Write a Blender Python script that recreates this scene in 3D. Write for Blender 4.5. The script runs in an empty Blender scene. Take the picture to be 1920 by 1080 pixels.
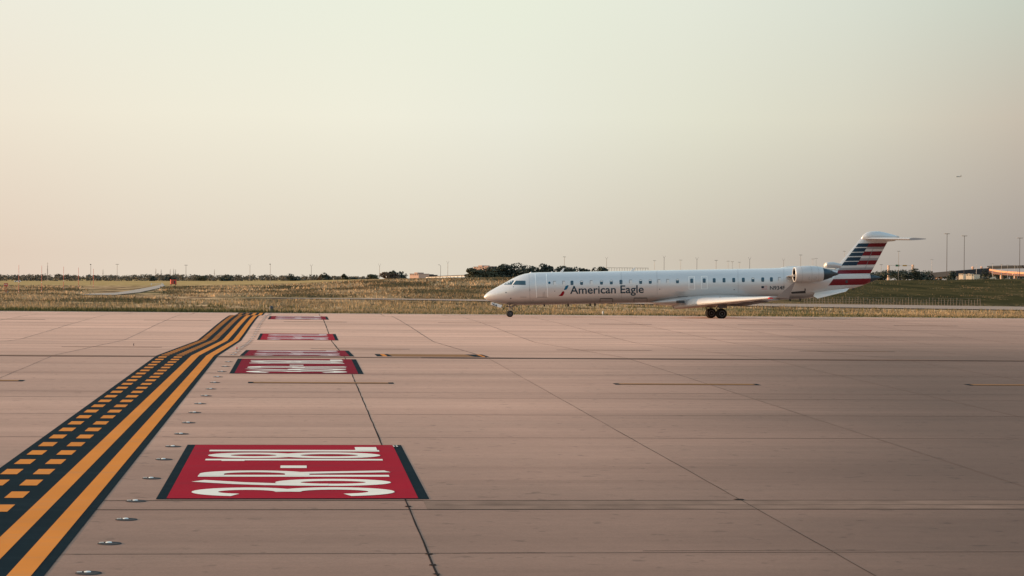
import bpy, bmesh, math, random
from mathutils import Vector, Matrix
random.seed(7)
sc = bpy.context.scene
C = sc.collection
rad = math.radians

# ------------------------------------------------------------------ camera model (metres, X along the taxiway, Y across it)
FPX, PITCH, ROLL, TYAW, CAMZ = 4213.6, 0.00332, 0.0087, 0.09423, 3.864
F0 = Vector((math.sin(TYAW), math.cos(TYAW), 0)); R0 = Vector((math.cos(TYAW), -math.sin(TYAW), 0)); UP = Vector((0, 0, 1))
FW = F0*math.cos(PITCH) - UP*math.sin(PITCH); U0 = UP*math.cos(PITCH) + F0*math.sin(PITCH)
RT = R0*math.cos(ROLL) + U0*math.sin(ROLL); UC = U0*math.cos(ROLL) - R0*math.sin(ROLL)
CAM = Vector((0, 0, CAMZ))

def ray(px, py):
    return FW + RT*((px-960)/FPX) - UC*((py-540)/FPX)
def at(px, py, d):
    """the point seen at a photo coordinate, d metres deep"""
    return CAM + ray(px, py)*d

# ------------------------------------------------------------------ ground heights
def lerp(t, xs, ys):
    if t <= xs[0]: return ys[0]
    for i in range(len(xs)-1):
        if t <= xs[i+1]:
            return ys[i] + (ys[i+1]-ys[i])*(t-xs[i])/(xs[i+1]-xs[i])
    return ys[-1]
KN = [-60, 0, 84, 117, 128, 142, 156, 165, 171, 178, 184, 190, 197.5]
KZ = [-.7, 0, .975, .628, .725, .88, 1.0, 1.05, 1.05, .95, .84, .82, .85]
prof = lambda v: lerp(v, KN, KZ)      # graded in straight falls, as pavements are
EDGE = 197.5
CX = [0, 300, 480, 600, 700, 860, 960, 1240, 1600, 1760, 1920]
CE = [-8.5, -6.3, -4.3, -2.4, .7, 5.2, 6.0, 6.5, 6.5, 8.0, 12.0]
CD = [1300, 1300, 1100, 900, 720, 620, 580, 520, 450, 440, 430]
def terrain(x, y):
    """height of the grass land"""
    if y < EDGE: return prof(y) - .14
    p = Vector((x, y, 0)); d = p.dot(F0); a = 960 + FPX*p.dot(R0)/max(d, 1)
    a = min(max(a, -700), 2600)
    dc = lerp(a, CX, CD); zc = CAMZ + lerp(a, CX, CE)*dc/FPX
    z0 = .84
    if d < 275: z = z0
    elif d < dc:
        t = (d-275)/(dc-275); s = t*t*(3-2*t)
        z = z0 + (zc-z0)*(.45*t+.55*s)
    else: z = zc - min((d-dc)*.004, .9)
    b = min((y-EDGE)/1.2, 1)
    return z*b + (.72)*(1-b)
def hit(px, py, far=5000):
    """where the view ray meets the pavement or the land"""
    r = ray(px, py); d = 8.0; step = .5
    f = lambda q: (prof(q.y) if q.y < EDGE else terrain(q.x, q.y))
    last = d
    while d < far:
        q = CAM + r*d
        if q.z <= f(q):
            lo, hi = last, d
            for _ in range(24):
                m = (lo+hi)/2; q = CAM + r*m
                if q.z <= f(q): hi = m
                else: lo = m
            return CAM + r*hi
        last = d; d += max(.25, d*.004)
    return CAM + r*far

# ------------------------------------------------------------------ materials
def lin(r, g, b):
    f = lambda c: (c/12.92 if c <= .04045 else ((c+.055)/1.055)**2.4)
    return (f(r/255), f(g/255), f(b/255))
def new_mat(name):
    m = bpy.data.materials.new(name); m.use_nodes = True
    nt = m.node_tree; b = nt.nodes['Principled BSDF']
    return m, nt, b
def N(nt, kind, **kw):
    n = nt.nodes.new(kind)
    for k, v in kw.items():
        if hasattr(n, k): setattr(n, k, v)
        else: n.inputs[k].default_value = v
    return n
def mixc(nt, fac, a, b, mode='MIX'):
    n = nt.nodes.new('ShaderNodeMix'); n.data_type = 'RGBA'; n.blend_type = mode
    for s, v in ((0, fac), (6, a), (7, b)):
        if isinstance(v, bpy.types.NodeSocket): nt.links.new(v, n.inputs[s])
        elif s == 0: n.inputs[0].default_value = v
        else: n.inputs[s].default_value = (*v[:3], 1)
    return n.outputs[2]
def mth(nt, op, a, b=None, c=None):
    n = nt.nodes.new('ShaderNodeMath'); n.operation = op
    for i, v in enumerate((a, b, c)):
        if v is None: continue
        if isinstance(v, bpy.types.NodeSocket): nt.links.new(v, n.inputs[i])
        else: n.inputs[i].default_value = v
    return n.outputs[0]
def noise(nt, vec, scale, detail=4, rough=.55, stretch=None):
    if stretch:
        mp = nt.nodes.new('ShaderNodeMapping'); mp.inputs['Scale'].default_value = stretch
        nt.links.new(vec, mp.inputs['Vector']); vec = mp.outputs[0]
    n = nt.nodes.new('ShaderNodeTexNoise'); n.inputs['Scale'].default_value = scale
    n.inputs['Detail'].default_value = detail; n.inputs['Roughness'].default_value = rough
    nt.links.new(vec, n.inputs['Vector']); return n.outputs['Fac']
def ramp(nt, fac, stops, interp='LINEAR'):
    n = nt.nodes.new('ShaderNodeValToRGB'); n.color_ramp.interpolation = interp
    e = n.color_ramp.elements
    while len(e) < len(stops): e.new(.5)
    for el, (p, c) in zip(e, stops):
        el.position = p; el.color = (*c[:3], 1) if not isinstance(c, (int, float)) else (c, c, c, 1)
    nt.links.new(fac, n.inputs[0]); return n.outputs[0]
def coord(nt, which='Object'):
    return nt.nodes.new('ShaderNodeTexCoord').outputs[which]

def plain(name, col, rough=.6, metal=0, var=.12, scale=3.0, bump=0, coat=0, coordspace='Object', spec=.5):
    """one procedural colour with a soft mottled variation"""
    m, nt, b = new_mat(name)
    v = noise(nt, coord(nt, coordspace), scale, 5)
    f = mth(nt, 'MULTIPLY_ADD', v, 2*var, 1-var)
    vm = nt.nodes.new('ShaderNodeVectorMath'); vm.operation = 'SCALE'; vm.inputs[0].default_value = col[:3]
    nt.links.new(f, vm.inputs['Scale']); nt.links.new(vm.outputs[0], b.inputs['Base Color'])
    b.inputs['Roughness'].default_value = rough; b.inputs['Metallic'].default_value = metal
    b.inputs['Coat Weight'].default_value = coat; b.inputs['Specular IOR Level'].default_value = spec
    if bump:
        bp = nt.nodes.new('ShaderNodeBump'); bp.inputs['Strength'].default_value = bump; bp.inputs['Distance'].default_value = .02
        nt.links.new(v, bp.inputs['Height']); nt.links.new(bp.outputs[0], b.inputs['Normal'])
    return m

def concrete_mat():
    m, nt, b = new_mat('taxiway_concrete')
    co = coord(nt)
    sep = nt.nodes.new('ShaderNodeSeparateXYZ'); nt.links.new(co, sep.inputs[0])
    streak = noise(nt, co, 1.0, 6, .65, (.035, .55, 1))
    streak2 = noise(nt, co, 1.0, 5, .6, (.12, 2.6, 1))
    blot = noise(nt, co, .16, 5, .6)
    grain = noise(nt, co, 26, 3, .7)
    base = mixc(nt, ramp(nt, streak, [(.3, 0), (.7, 1)]), (.435, .246, .175), (.56, .328, .237))
    base = mixc(nt, mth(nt, 'MULTIPLY', ramp(nt, streak2, [(.35, 0), (.72, 1)]), .3), base, (.34, .20, .142))
    base = mixc(nt, mth(nt, 'MULTIPLY', ramp(nt, blot, [(.45, 0), (.75, 1)]), .35), base, (.34, .212, .155))
    # slab to slab tone
    row = mth(nt, 'FLOOR', mth(nt, 'DIVIDE', mth(nt, 'ADD', sep.outputs[1], 2.1), 5.78))
    colm = mth(nt, 'FLOOR', mth(nt, 'DIVIDE', mth(nt, 'ADD', sep.outputs[0], -1.68), 5.32))
    cb = nt.nodes.new('ShaderNodeCombineXYZ'); nt.links.new(row, cb.inputs[1]); nt.links.new(colm, cb.inputs[0])
    wn = nt.nodes.new('ShaderNodeTexWhiteNoise'); wn.noise_dimensions = '2D'; nt.links.new(cb.outputs[0], wn.inputs['Vector'])
    tone = mth(nt, 'MULTIPLY_ADD', wn.outputs['Value'], .13, .935)
    tone = mth(nt, 'MULTIPLY', tone, mth(nt, 'MULTIPLY_ADD', grain, .46, .77))
    mid = noise(nt, co, 4.5, 4, .65)
    tone = mth(nt, 'MULTIPLY', tone, mth(nt, 'MULTIPLY_ADD', mid, .24, .88))
    # fine dark pits and tyre-worn stains
    spots = noise(nt, co, 3.1, 2, .5)
    tone = mth(nt, 'MULTIPLY', tone, ramp(nt, spots, [(.27, .72), (.36, 1)]))
    wear = noise(nt, co, 1.0, 4, .6, (.02, .16, 1))
    tone = mth(nt, 'MULTIPLY', tone, ramp(nt, wear, [(.35, 1), (.72, .84)]))
    # vignette painted into the base colour: darker near the viewer and on the right
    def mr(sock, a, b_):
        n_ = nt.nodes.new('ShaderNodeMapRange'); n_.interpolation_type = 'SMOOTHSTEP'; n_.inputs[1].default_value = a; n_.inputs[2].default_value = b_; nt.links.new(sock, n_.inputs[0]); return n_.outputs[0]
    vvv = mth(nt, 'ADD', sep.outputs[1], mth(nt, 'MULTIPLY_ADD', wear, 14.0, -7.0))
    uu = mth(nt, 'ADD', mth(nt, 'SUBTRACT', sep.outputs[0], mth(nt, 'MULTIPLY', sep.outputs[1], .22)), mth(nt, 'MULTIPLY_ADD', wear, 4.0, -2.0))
    vignette = mth(nt, 'MULTIPLY', mr(uu, -10, 5), mr(vvv, 260, 40)); vignette = mth(nt, 'MULTIPLY', vignette, .70)
    vignette = mth(nt, 'MAXIMUM', vignette, mth(nt, 'MULTIPLY', mr(vvv, 62, 24), .46))
    tone = mth(nt, 'MULTIPLY', tone, mth(nt, 'SUBTRACT', 1.0, vignette))
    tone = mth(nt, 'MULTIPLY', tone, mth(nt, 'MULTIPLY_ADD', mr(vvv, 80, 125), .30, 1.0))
    vm = nt.nodes.new('ShaderNodeVectorMath'); vm.operation = 'SCALE'
    nt.links.new(base, vm.inputs[0]); nt.links.new(tone, vm.inputs['Scale']); nt.links.new(vm.outputs[0], b.inputs['Base Color'])
    b.inputs['Roughness'].default_value = .72; b.inputs['Specular IOR Level'].default_value = .1
    bp = nt.nodes.new('ShaderNodeBump'); bp.inputs['Strength'].default_value = .3; bp.inputs['Distance'].default_value = .01
    nt.links.new(grain, bp.inputs['Height']); nt.links.new(bp.outputs[0], b.inputs['Normal'])
    return m

def paint_mat(name, col, worn, amount=.5):
    """road paint that wears through in streaks and flakes"""
    m, nt, b = new_mat(name)
    co = coord(nt)
    a = noise(nt, co, 1.0, 6, .7, (.35, 2.4, 1)); g = noise(nt, co, 14, 4, .7); big = noise(nt, co, .45, 3, .5)
    f = mth(nt, 'MULTIPLY', ramp(nt, a, [(.5, 0), (.82, 1)]), amount)
    c = mixc(nt, f, col, worn)
    c = mixc(nt, mth(nt, 'MULTIPLY', ramp(nt, g, [(.6, 0), (.78, 1)]), amount*.6), c, worn)
    t = mth(nt, 'MULTIPLY_ADD', big, .3, .85)
    vm = nt.nodes.new('ShaderNodeVectorMath'); vm.operation = 'SCALE'
    nt.links.new(c, vm.inputs[0]); nt.links.new(t, vm.inputs['Scale']); nt.links.new(vm.outputs[0], b.inputs['Base Color'])
    b.inputs['Roughness'].default_value = .8; b.inputs['Specular IOR Level'].default_value = .015
    return m

def field_color(nt, co):
    sep = nt.nodes.new('ShaderNodeSeparateXYZ'); nt.links.new(co, sep.inputs[0])
    n1 = noise(nt, co, 1.0, 6, .62, (.05, .016, 0)); n2 = noise(nt, co, 1.0, 6, .68, (.24, .035, 0)); n3 = noise(nt, co, .9, 3, .6)
    n4 = noise(nt, co, 1.0, 5, .6, (.10, .03, 0))
    dry = mixc(nt, ramp(nt, n2, [(.40, 0), (.56, 1)]), (.15, .092, .050), (.52, .335, .185))
    green = mixc(nt, ramp(nt, n2, [(.35, 0), (.65, 1)]), (.060, .060, .030), (.19, .145, .066))
    c = mixc(nt, ramp(nt, n1, [(.36, 0), (.52, 1)]), green, dry)
    c = mixc(nt, mth(nt, 'MULTIPLY', ramp(nt, n4, [(.56, 0), (.66, 1)]), .7), c, (.12, .078, .055))
    # the bank on the right stays green
    r = nt.nodes.new('ShaderNodeMapRange'); r.inputs[1].default_value = 30; r.inputs[2].default_value = 95
    nt.links.new(mth(nt, 'ADD', sep.outputs[0], mth(nt, 'MULTIPLY', n1, 30)), r.inputs[0])
    r2 = nt.nodes.new('ShaderNodeMapRange'); r2.inputs[1].default_value = 255; r2.inputs[2].default_value = 300
    nt.links.new(sep.outputs[1], r2.inputs[0])
    bank = mixc(nt, ramp(nt, mth(nt, 'MULTIPLY_ADD', n2, .6, mth(nt, 'MULTIPLY', n1, .4)), [(.38, 0), (.62, 1)]), (.020, .024, .012), (.080, .062, .028))
    c = mixc(nt, mth(nt, 'MULTIPLY', r.outputs[0], r2.outputs[0]), c, bank)
    # golden mown strip far off on the left
    r3 = nt.nodes.new('ShaderNodeMapRange'); r3.inputs[1].default_value = 620; r3.inputs[2].default_value = 800
    nt.links.new(sep.outputs[1], r3.inputs[0])
    c = mixc(nt, mth(nt, 'MULTIPLY', r3.outputs[0], .75), c, (.42, .285, .12))
    t = mth(nt, 'MULTIPLY_ADD', n3, .6, .7)
    vm = nt.nodes.new('ShaderNodeVectorMath'); vm.operation = 'SCALE'
    nt.links.new(c, vm.inputs[0]); nt.links.new(t, vm.inputs['Scale'])
    return vm.outputs[0], sep
def field_mat():
    m, nt, b = new_mat('dry_grass_field')
    c, _ = field_color(nt, coord(nt)); nt.links.new(c, b.inputs['Base Color'])
    b.inputs['Roughness'].default_value = 1; b.inputs['Specular IOR Level'].default_value = 0
    return m
def grass_mat(name, dark, light, tip):
    m, nt, b = new_mat(name)
    co = coord(nt); geo = nt.nodes.new('ShaderNodeNewGeometry')
    n1 = noise(nt, co, 1.0, 4, .6, (.06, .06, 0))
    c = mixc(nt, ramp(nt, n1, [(.4, 0), (.6, 1)]), dark, light)
    c = mixc(nt, mth(nt, 'MULTIPLY', geo.outputs['Random Per Island'], .6), c, tip)
    nt.links.new(c, b.inputs['Base Color']); b.inputs['Roughness'].default_value = .9; b.inputs['Specular IOR Level'].default_value = .1
    return m
def leaf_mat(name, dark, light):
    m, nt, b = new_mat(name)
    geo = nt.nodes.new('ShaderNodeNewGeometry'); n1 = noise(nt, coord(nt), .35, 3)
    f = mth(nt, 'ADD', mth(nt, 'MULTIPLY', geo.outputs['Random Per Island'], .6), mth(nt, 'MULTIPLY', n1, .45))
    nt.links.new(ramp(nt, f, [(.15, dark), (.85, light)]), b.inputs['Base Color'])
    b.inputs['Roughness'].default_value = .8; b.inputs['Specular IOR Level'].default_value = .2
    return m

M = {}
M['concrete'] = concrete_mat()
M['joint'] = plain('joint_sealant', (.028, .022, .021), .9, var=.5, scale=1.2, spec=.02)
M['faint_joint'] = plain('weathered_joint', (.165, .108, .085), .9, var=.25, scale=.6, spec=.05)
M['edge_strip'] = plain('pale_edge_strip', (.55, .40, .31), .9, var=.15, scale=.5, spec=.05)
M['brown_joint'] = plain('wide_brown_joint', (.20, .115, .082), .9, var=.3, scale=.5, spec=.05)
M['patch'] = plain('patched_strip', (.215, .138, .103), .9, var=.5, scale=1.6, spec=.05)
M['black_paint'] = paint_mat('black_paint', (.004, .013, .019), (.014, .028, .036), .7)
M['yellow_paint'] = paint_mat('yellow_paint', (.60, .205, .040), (.46, .20, .085), .8)
M['red_paint'] = paint_mat('red_paint', (.31, .010, .024), (.20, .022, .034), .9)
M['white_paint'] = paint_mat('white_paint', (.72, .67, .58), (.50, .33, .29), .5)
M['faded_red'] = paint_mat('faded_red_paint', (.20, .009, .022), (.12, .013, .026), .9)
M['faded_white'] = paint_mat('faded_white_paint', (.66, .54, .52), (.42, .20, .22), .95)
M['dash_paint'] = paint_mat('faded_dash_paint', (.26, .13, .06), (.22, .15, .11), .8)
M['field'] = field_mat()
M['road'] = plain('service_road_concrete', (.27, .18, .13), .85, var=.12, scale=.25)
M['dirt_road'] = plain('pale_gravel_track', (.31, .25, .205), .9, var=.15, scale=.15)
M['tan_grass'] = grass_mat('tall_dry_grass', (.16, .115, .060), (.38, .262, .140), (.52, .40, .25))
M['green_grass'] = grass_mat('green_verge_grass', (.045, .055, .022), (.085, .09, .034), (.20, .17, .065))
M['tuft_pale'] = grass_mat('pale_tussock', (.42, .27, .13), (.55, .37, .20), (.66, .47, .30))
M['tuft_dark'] = grass_mat('dark_tussock', (.085, .075, .042), (.14, .11, .056), (.19, .14, .075))
M['tuft_brown'] = grass_mat('brown_tussock', (.20, .115, .062), (.26, .17, .085), (.32, .22, .12))
M['leaf_dark'] = leaf_mat('dark_evergreen_leaves', (.016, .026, .024), (.056, .064, .046))
M['leaf_mid'] = leaf_mat('dusty_green_leaves', (.028, .034, .022), (.085, .080, .045))
M['leaf_rust'] = leaf_mat('rusty_leaves', (.050, .036, .026), (.135, .090, .058))
M['leaf_wood'] = leaf_mat('far_wood_leaves', (.060, .064, .055), (.150, .128, .098))  # haze over the far trees put into these paler leaf tones
M['bark'] = plain('bark', (.06, .045, .035), .9, var=.3)
M['steel'] = plain('galvanised_steel', (.24, .22, .21), .5, .4)
M['dark_steel'] = plain('dark_steel', (.045, .042, .046), .5, .3)
M['hazy_steel'] = plain('far_hazy_steel', (.50, .45, .41), .7)  # distance haze painted in as a lighter base colour
M['fence_post'] = plain('weathered_fence_post', (.20, .155, .12), .8)
M['red_white'] = plain('orange_red_pole_paint', (.62, .14, .085), .6)
M['white_metal'] = plain('white_metal', (.75, .72, .68), .5)
M['shed_red'] = plain('red_shed_panel', (.48, .07, .045), .6)
M['rubber'] = plain('tyre_rubber', (.010, .010, .011), .85, var=.2)
M['hub'] = plain('wheel_hub', (.16, .17, .19), .4, .5)
M['glass'] = plain('dark_cabin_glass', (.026, .068, .098), .12, var=.2)
M['shade'] = plain('window_blind', (.62, .62, .60), .5)
M['chrome'] = plain('polished_lip', (.78, .75, .70), .35, .3, var=.03)
M['white_trim'] = plain('white_trim_paint', (.80, .80, .77), .4, var=.04)
M['title'] = plain('slate_lettering', (.014, .042, .062), .5, var=.05, spec=.15)
M['decal_red'] = plain('decal_red', (.22, .006, .016), .5, var=.05, spec=.15)
M['decal_blue'] = plain('decal_blue', (.008, .10, .18), .5, var=.05, spec=.15)
M['dark_panel'] = plain('dark_panel_gap', (.035, .038, .042), .6)
M['panel_line'] = plain('panel_line', (.20, .20, .20), .5)
M['grey_skin'] = plain('grey_wing_skin', (.50, .49, .48), .33, .25, var=.06, scale=1.5)
M['tailplane'] = plain('grey_white_tailplane', (.36, .36, .36), .35, .1, var=.05)
M['winglet'] = plain('matt_grey_winglet', (.24, .23, .225), .5, .1)
M['dark_skin'] = plain('dark_grey_skin', (.16, .165, .175), .4, .3, var=.12)  # one even dark grey for flap fairings and main gear doors
M['hot_metal'] = plain('burnt_nozzle_metal', (.045, .065, .080), .35, .75, var=.25, scale=4)
M['fan'] = plain('fan_dark', (.022, .012, .010), .7, 0)
M['navred'] = plain('red_lens', (.55, .03, .04), .2)
M['lens'] = plain('frosted_lens', (.66, .68, .66), .3, var=.04)
M['fixture'] = paint_mat('dark_fixture_casting', (.040, .044, .050), (.15, .12, .10), .95)
M['green_post'] = plain('dull_green_plastic', (.06, .075, .05), .6)
M['wall_peach'] = plain('peach_wall', (.62, .40, .31), .8, var=.12, scale=.1)
M['wall_cream'] = plain('cream_wall', (.62, .52, .40), .8, var=.12, scale=.1)
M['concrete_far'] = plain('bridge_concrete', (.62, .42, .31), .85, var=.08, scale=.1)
M['shade_concrete'] = plain('dark_bridge_concrete', (.028, .033, .042), .9, var=.15, scale=.1)  # shade on the ramp and decks is put into this near-black colour
M['lit_barrier'] = plain('sunlit_barrier_concrete', (.72, .33, .17), .85, var=.1, scale=.1)  # low-sun glow on the barrier painted in as an orange base colour
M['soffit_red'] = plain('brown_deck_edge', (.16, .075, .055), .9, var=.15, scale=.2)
M['sign_green'] = plain('green_road_sign', (.03, .13, .07), .6)
M['sign_amber'] = plain('amber_road_sign', (.42, .24, .05), .6)

def livery_mat(name, zs, c1, c2, k1, k2, ztop):
    """silver paint with the banded tail colours laid over it"""
    m, nt, b = new_mat(name)
    co = coord(nt); sep = nt.nodes.new('ShaderNodeSeparateXYZ'); nt.links.new(co, sep.inputs[0])
    x, z = sep.outputs[0], sep.outputs[2]
    z0, z1 = zs['lo'], zs['hi']
    t = nt.nodes.new('ShaderNodeMapRange'); t.inputs[1].default_value = z0; t.inputs[2].default_value = z1; nt.links.new(z, t.inputs[0])
    fr = lambda v: (v-z0)/(z1-z0)
    silver = (.58, .58, .57)
    left = ramp(nt, t.outputs[0], [(max(fr(p), 0), c) for p, c in zs['blue']], 'CONSTANT')
    right = ramp(nt, t.outputs[0], [(max(fr(p), 0), c) for p, c in zs['red']], 'CONSTANT')
    s = mth(nt, 'GREATER_THAN', mth(nt, 'SUBTRACT', x, mth(nt, 'MULTIPLY', z, k2)), c2)
    st = mixc(nt, s, left, right)
    inside = mth(nt, 'GREATER_THAN', mth(nt, 'SUBTRACT', x, mth(nt, 'MULTIPLY', z, k1)), c1)
    inside = mth(nt, 'MULTIPLY', inside, mth(nt, 'LESS_THAN', z, ztop))
    dirt = noise(nt, co, 1.0, 5, .6, (.5, .5, 2.2))
    sv = mixc(nt, ramp(nt, dirt, [(.35, 0), (.75, .35)]), silver, (.50, .49, .48))
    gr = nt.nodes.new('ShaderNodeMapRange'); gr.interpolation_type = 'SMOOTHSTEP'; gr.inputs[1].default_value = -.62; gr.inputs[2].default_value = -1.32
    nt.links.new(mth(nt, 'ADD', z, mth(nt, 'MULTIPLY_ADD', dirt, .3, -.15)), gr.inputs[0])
    sv = mixc(nt, mth(nt, 'MULTIPLY', gr.outputs[0], .9), sv, (.070, .080, .098))  # underside shade painted in as a dark belly colour, edge broken up by dirt
    c = mixc(nt, inside, sv, st)
    nt.links.new(c, b.inputs['Base Color'])
    b.inputs['Roughness'].default_value = .3; b.inputs['Specular IOR Level'].default_value = .3
    pl_ = mth(nt, 'SUBTRACT', 1.0, inside); nt.links.new(mth(nt, 'MULTIPLY', pl_, .32), b.inputs['Metallic']); nt.links.new(mth(nt, 'MULTIPLY', pl_, .25), b.inputs['Coat Weight'])
    b.inputs['Coat Roughness'].default_value = .12
    return m

# ------------------------------------------------------------------ mesh helpers
class MB:
    def __init__(self): self.v = []; self.f = []; self.mi = []
    def add(self, vs, fs, mi=0):
        o = len(self.v); self.v += [tuple(p) for p in vs]; self.f += [tuple(i+o for i in f) for f in fs]; self.mi += [mi]*len(fs)
    def quad(self, a, b, c, d, mi=0): self.add([a, b, c, d], [(0, 1, 2, 3)], mi)
    def box(self, c, s, mi=0, rz=0):
        ca, sa = math.cos(rz), math.sin(rz); vs = []
        for dz in (-.5, .5):
            for dx, dy in ((-.5, -.5), (.5, -.5), (.5, .5), (-.5, .5)):
                x, y = dx*s[0], dy*s[1]
                vs.append((c[0]+x*ca-y*sa, c[1]+x*sa+y*ca, c[2]+dz*s[2]))
        self.add(vs, [(3, 2, 1, 0), (4, 5, 6, 7), (0, 1, 5, 4), (1, 2, 6, 5), (2, 3, 7, 6), (3, 0, 4, 7)], mi)
    def tube(self, p, q, r, r2=None, n=8, mi=0, caps=True):
        p, q = Vector(p), Vector(q); r2 = r if r2 is None else r2
        w = (q-p).normalized(); a = w.orthogonal().normalized(); b = w.cross(a)
        vs = [p+(a*math.cos(i*2*math.pi/n)+b*math.sin(i*2*math.pi/n))*r for i in range(n)] + \
             [q+(a*math.cos(i*2*math.pi/n)+b*math.sin(i*2*math.pi/n))*r2 for i in range(n)]
        fs = [(i, (i+1) % n, n+(i+1) % n, n+i) for i in range(n)]
        if caps: fs += [tuple(range(n-1, -1, -1)), tuple(range(n, 2*n))]
        self.add(vs, fs, mi)
    def rings(self, rs, mi=0, closed=True, caps=True):
        n = len(rs[0]); vs = [p for r in rs for p in r]; fs = []
        for k in range(len(rs)-1):
            for i in range(n if closed else n-1):
                j = (i+1) % n
                fs.append((k*n+i, k*n+j, (k+1)*n+j, (k+1)*n+i))
        if caps: fs += [tuple(range(n-1, -1, -1)), tuple(range((len(rs)-1)*n, len(rs)*n))]
        self.add(vs, fs, mi)
    def lathe_x(self, c, prof_, n=32, mi=0):
        """profile (dx, r) turned about the X axis through c"""
        self.rings([[(c[0]+dx, c[1]+r*math.cos(i*2*math.pi/n), c[2]+r*math.sin(i*2*math.pi/n)) for i in range(n)] for dx, r in prof_], mi, caps=False)
    def lathe_z(self, c, prof_, n=16, mi=0, caps=True):
        self.rings([[(c[0]+r*math.cos(i*2*math.pi/n), c[1]+r*math.sin(i*2*math.pi/n), c[2]+dz) for i in range(n)] for dz, r in prof_], mi, caps=caps)
    def build(self, name, mats, parent=None, smooth=False, loc=None, norm=True):
        me = bpy.data.meshes.new(name); me.from_pydata(self.v, [], self.f)
        if not isinstance(mats, (list, tuple)): mats = [mats]
        for m in mats: me.materials.append(m)
        me.polygons.foreach_set('material_index', self.mi)
        if norm:
            bm = bmesh.new(); bm.from_mesh(me); bmesh.ops.recalc_face_normals(bm, faces=bm.faces); bm.to_mesh(me); bm.free()
        if smooth:
            me.polygons.foreach_set('use_smooth', [True]*len(me.polygons))
            if smooth != 'all': me.set_sharp_from_angle(angle=rad(smooth if smooth > 1 else 40))
        me.update()
        o = bpy.data.objects.new(name, me); C.objects.link(o)
        if parent is not None: o.parent = parent
        if loc is not None: o.location = loc
        return o
def tag(o, label=None, cat=None, group=None, kind=None):
    for k, v in (('label', label), ('category', cat), ('group', group), ('kind', kind)):
        if v: o[k] = v
    return o
def empty(name, loc=(0, 0, 0), rz=0):
    o = bpy.data.objects.new(name, None); C.objects.link(o); o.location = loc; o.rotation_euler = (0, 0, rz); o.empty_display_size = .2
    return o
def copy_tree(o, parent=None):
    c = o.copy(); C.objects.link(c); c.parent = parent
    for ch in list(o.children): copy_tree(ch, c)
    return c

# ------------------------------------------------------------------ setting: pavement
ULO, UHI, VLO = -170, 240, -60
mb = MB(); vs = []; vv = [VLO+i*1.0 for i in range(int(EDGE-VLO)+1)] + [EDGE]
us = [ULO+i*10 for i in range(42)]
for v in vv:
    for u in us: vs.append((u, v, prof(v)))
n = len(us); fs = [(k*n+i, k*n+i+1, (k+1)*n+i+1, (k+1)*n+i) for k in range(len(vv)-1) for i in range(n-1)]
mb.add(vs, fs)
for i in range(n-1):     # far and near slab faces
    for v in (EDGE, VLO):
        mb.quad((us[i], v, prof(v)), (us[i+1], v, prof(v)), (us[i+1], v, prof(v)-.4), (us[i], v, prof(v)-.4))
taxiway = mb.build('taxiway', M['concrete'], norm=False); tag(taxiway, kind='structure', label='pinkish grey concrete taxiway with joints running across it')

def strip_v(mb, u0, u1, v0, v1, dz=.005, mi=0, step=1.0, w=None):
    """a painted sheet along v that follows the ground"""
    vs_ = [v0]+[float(k) for k in range(math.ceil(v0+.02), math.floor(v1-.02)+1)]+[v1]
    for a, b in zip(vs_, vs_[1:]):
        mb.quad((u0, a, prof(a)+dz), (u1, a, prof(a)+dz), (u1, b, prof(b)+dz), (u0, b, prof(b)+dz), mi)
def line_u(mb, v, u0, u1, w, dz=.004, jit=.012, mi=0, seg=3.0):
    n = max(1, int((u1-u0)/seg)); pr = None
    for i in range(n+1):
        u = u0+(u1-u0)*i/n; c = v+random.uniform(-jit, jit); h = w/2*random.uniform(.6, 1.3)
        cur = ((u, c-h, prof(c-h)+dz), (u, c+h, prof(c+h)+dz))
        if pr: mb.quad(pr[0], cur[0], cur[1], pr[1], mi)
        pr = cur
def line_v(mb, u, v0, v1, w, dz=.004, jit=.012, mi=0, seg=1.0):
    vs_ = [v0]+[float(k) for k in range(math.ceil(v0+.02), math.floor(v1-.02)+1)]+[v1]; pr = None
    for v in vs_:
        c = u+random.uniform(-jit, jit); h = w/2*random.uniform(.6, 1.3)
        cur = ((c-h, v, prof(v)+dz), (c+h, v, prof(v)+dz))
        if pr: mb.quad(pr[0], pr[1], cur[1], cur[0], mi)
        pr = cur

J1, J2 = 1.68, 7.0
jm, fm = MB(), MB()
vj = lambda px, py: hit(px, py).y
strong = [(vj(960, 938.5), .05), (vj(960, 955.5), .045)]
for v, w in strong: line_u(jm, v, -150 if v > 60 else -40, 220 if v > 60 else 60, w, .0045)
line_u(jm, vj(1300, 947), 2.1, 40, .03, .0045)
for py in (1037, 821, 778, 747, 701):
    line_u(fm, vj(960, py), -120, 160, .035 if py > 900 else .055, .004)
for v in (62.5, 71.8, 78.0): line_u(fm, v, -120, 160, .05)
bj = MB(); line_u(bj, 83.35, -150, 225, .95, .005, .03); line_u(jm, 83.25, 4.5, 225, .42, .008, .04); line_u(jm, 83.1, 225*0-120, 4.4, .10, .008, .05)
bj.build('wide_joint', M['brown_joint'], taxiway, norm=False)
v = 89.0
while v < EDGE-2:
    line_u(fm, v, -160, 230, .10); v += 5.75
line_u(jm, EDGE-1.9, -165, 230, .16)
line_v(jm, J1, VLO, 83.4, .028, jit=.006, seg=.6); line_v(jm, J1, 83.9, EDGE-.1, .05, jit=.012)
line_v(jm, J2, VLO, 83.4, .011, jit=.006); line_v(fm, J2, 83.9, EDGE-.1, .06)
pitch_u = J2-J1
for k in range(-30, 44):
    if k in (0, 1, -1): continue
    u = J1+pitch_u*k
    (line_v(fm, u, 5, 83.4, .028) if k % 2 == 0 or abs(k) < 5 else None)
    line_v(fm, u, 83.9, EDGE-.1, .04)
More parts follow.
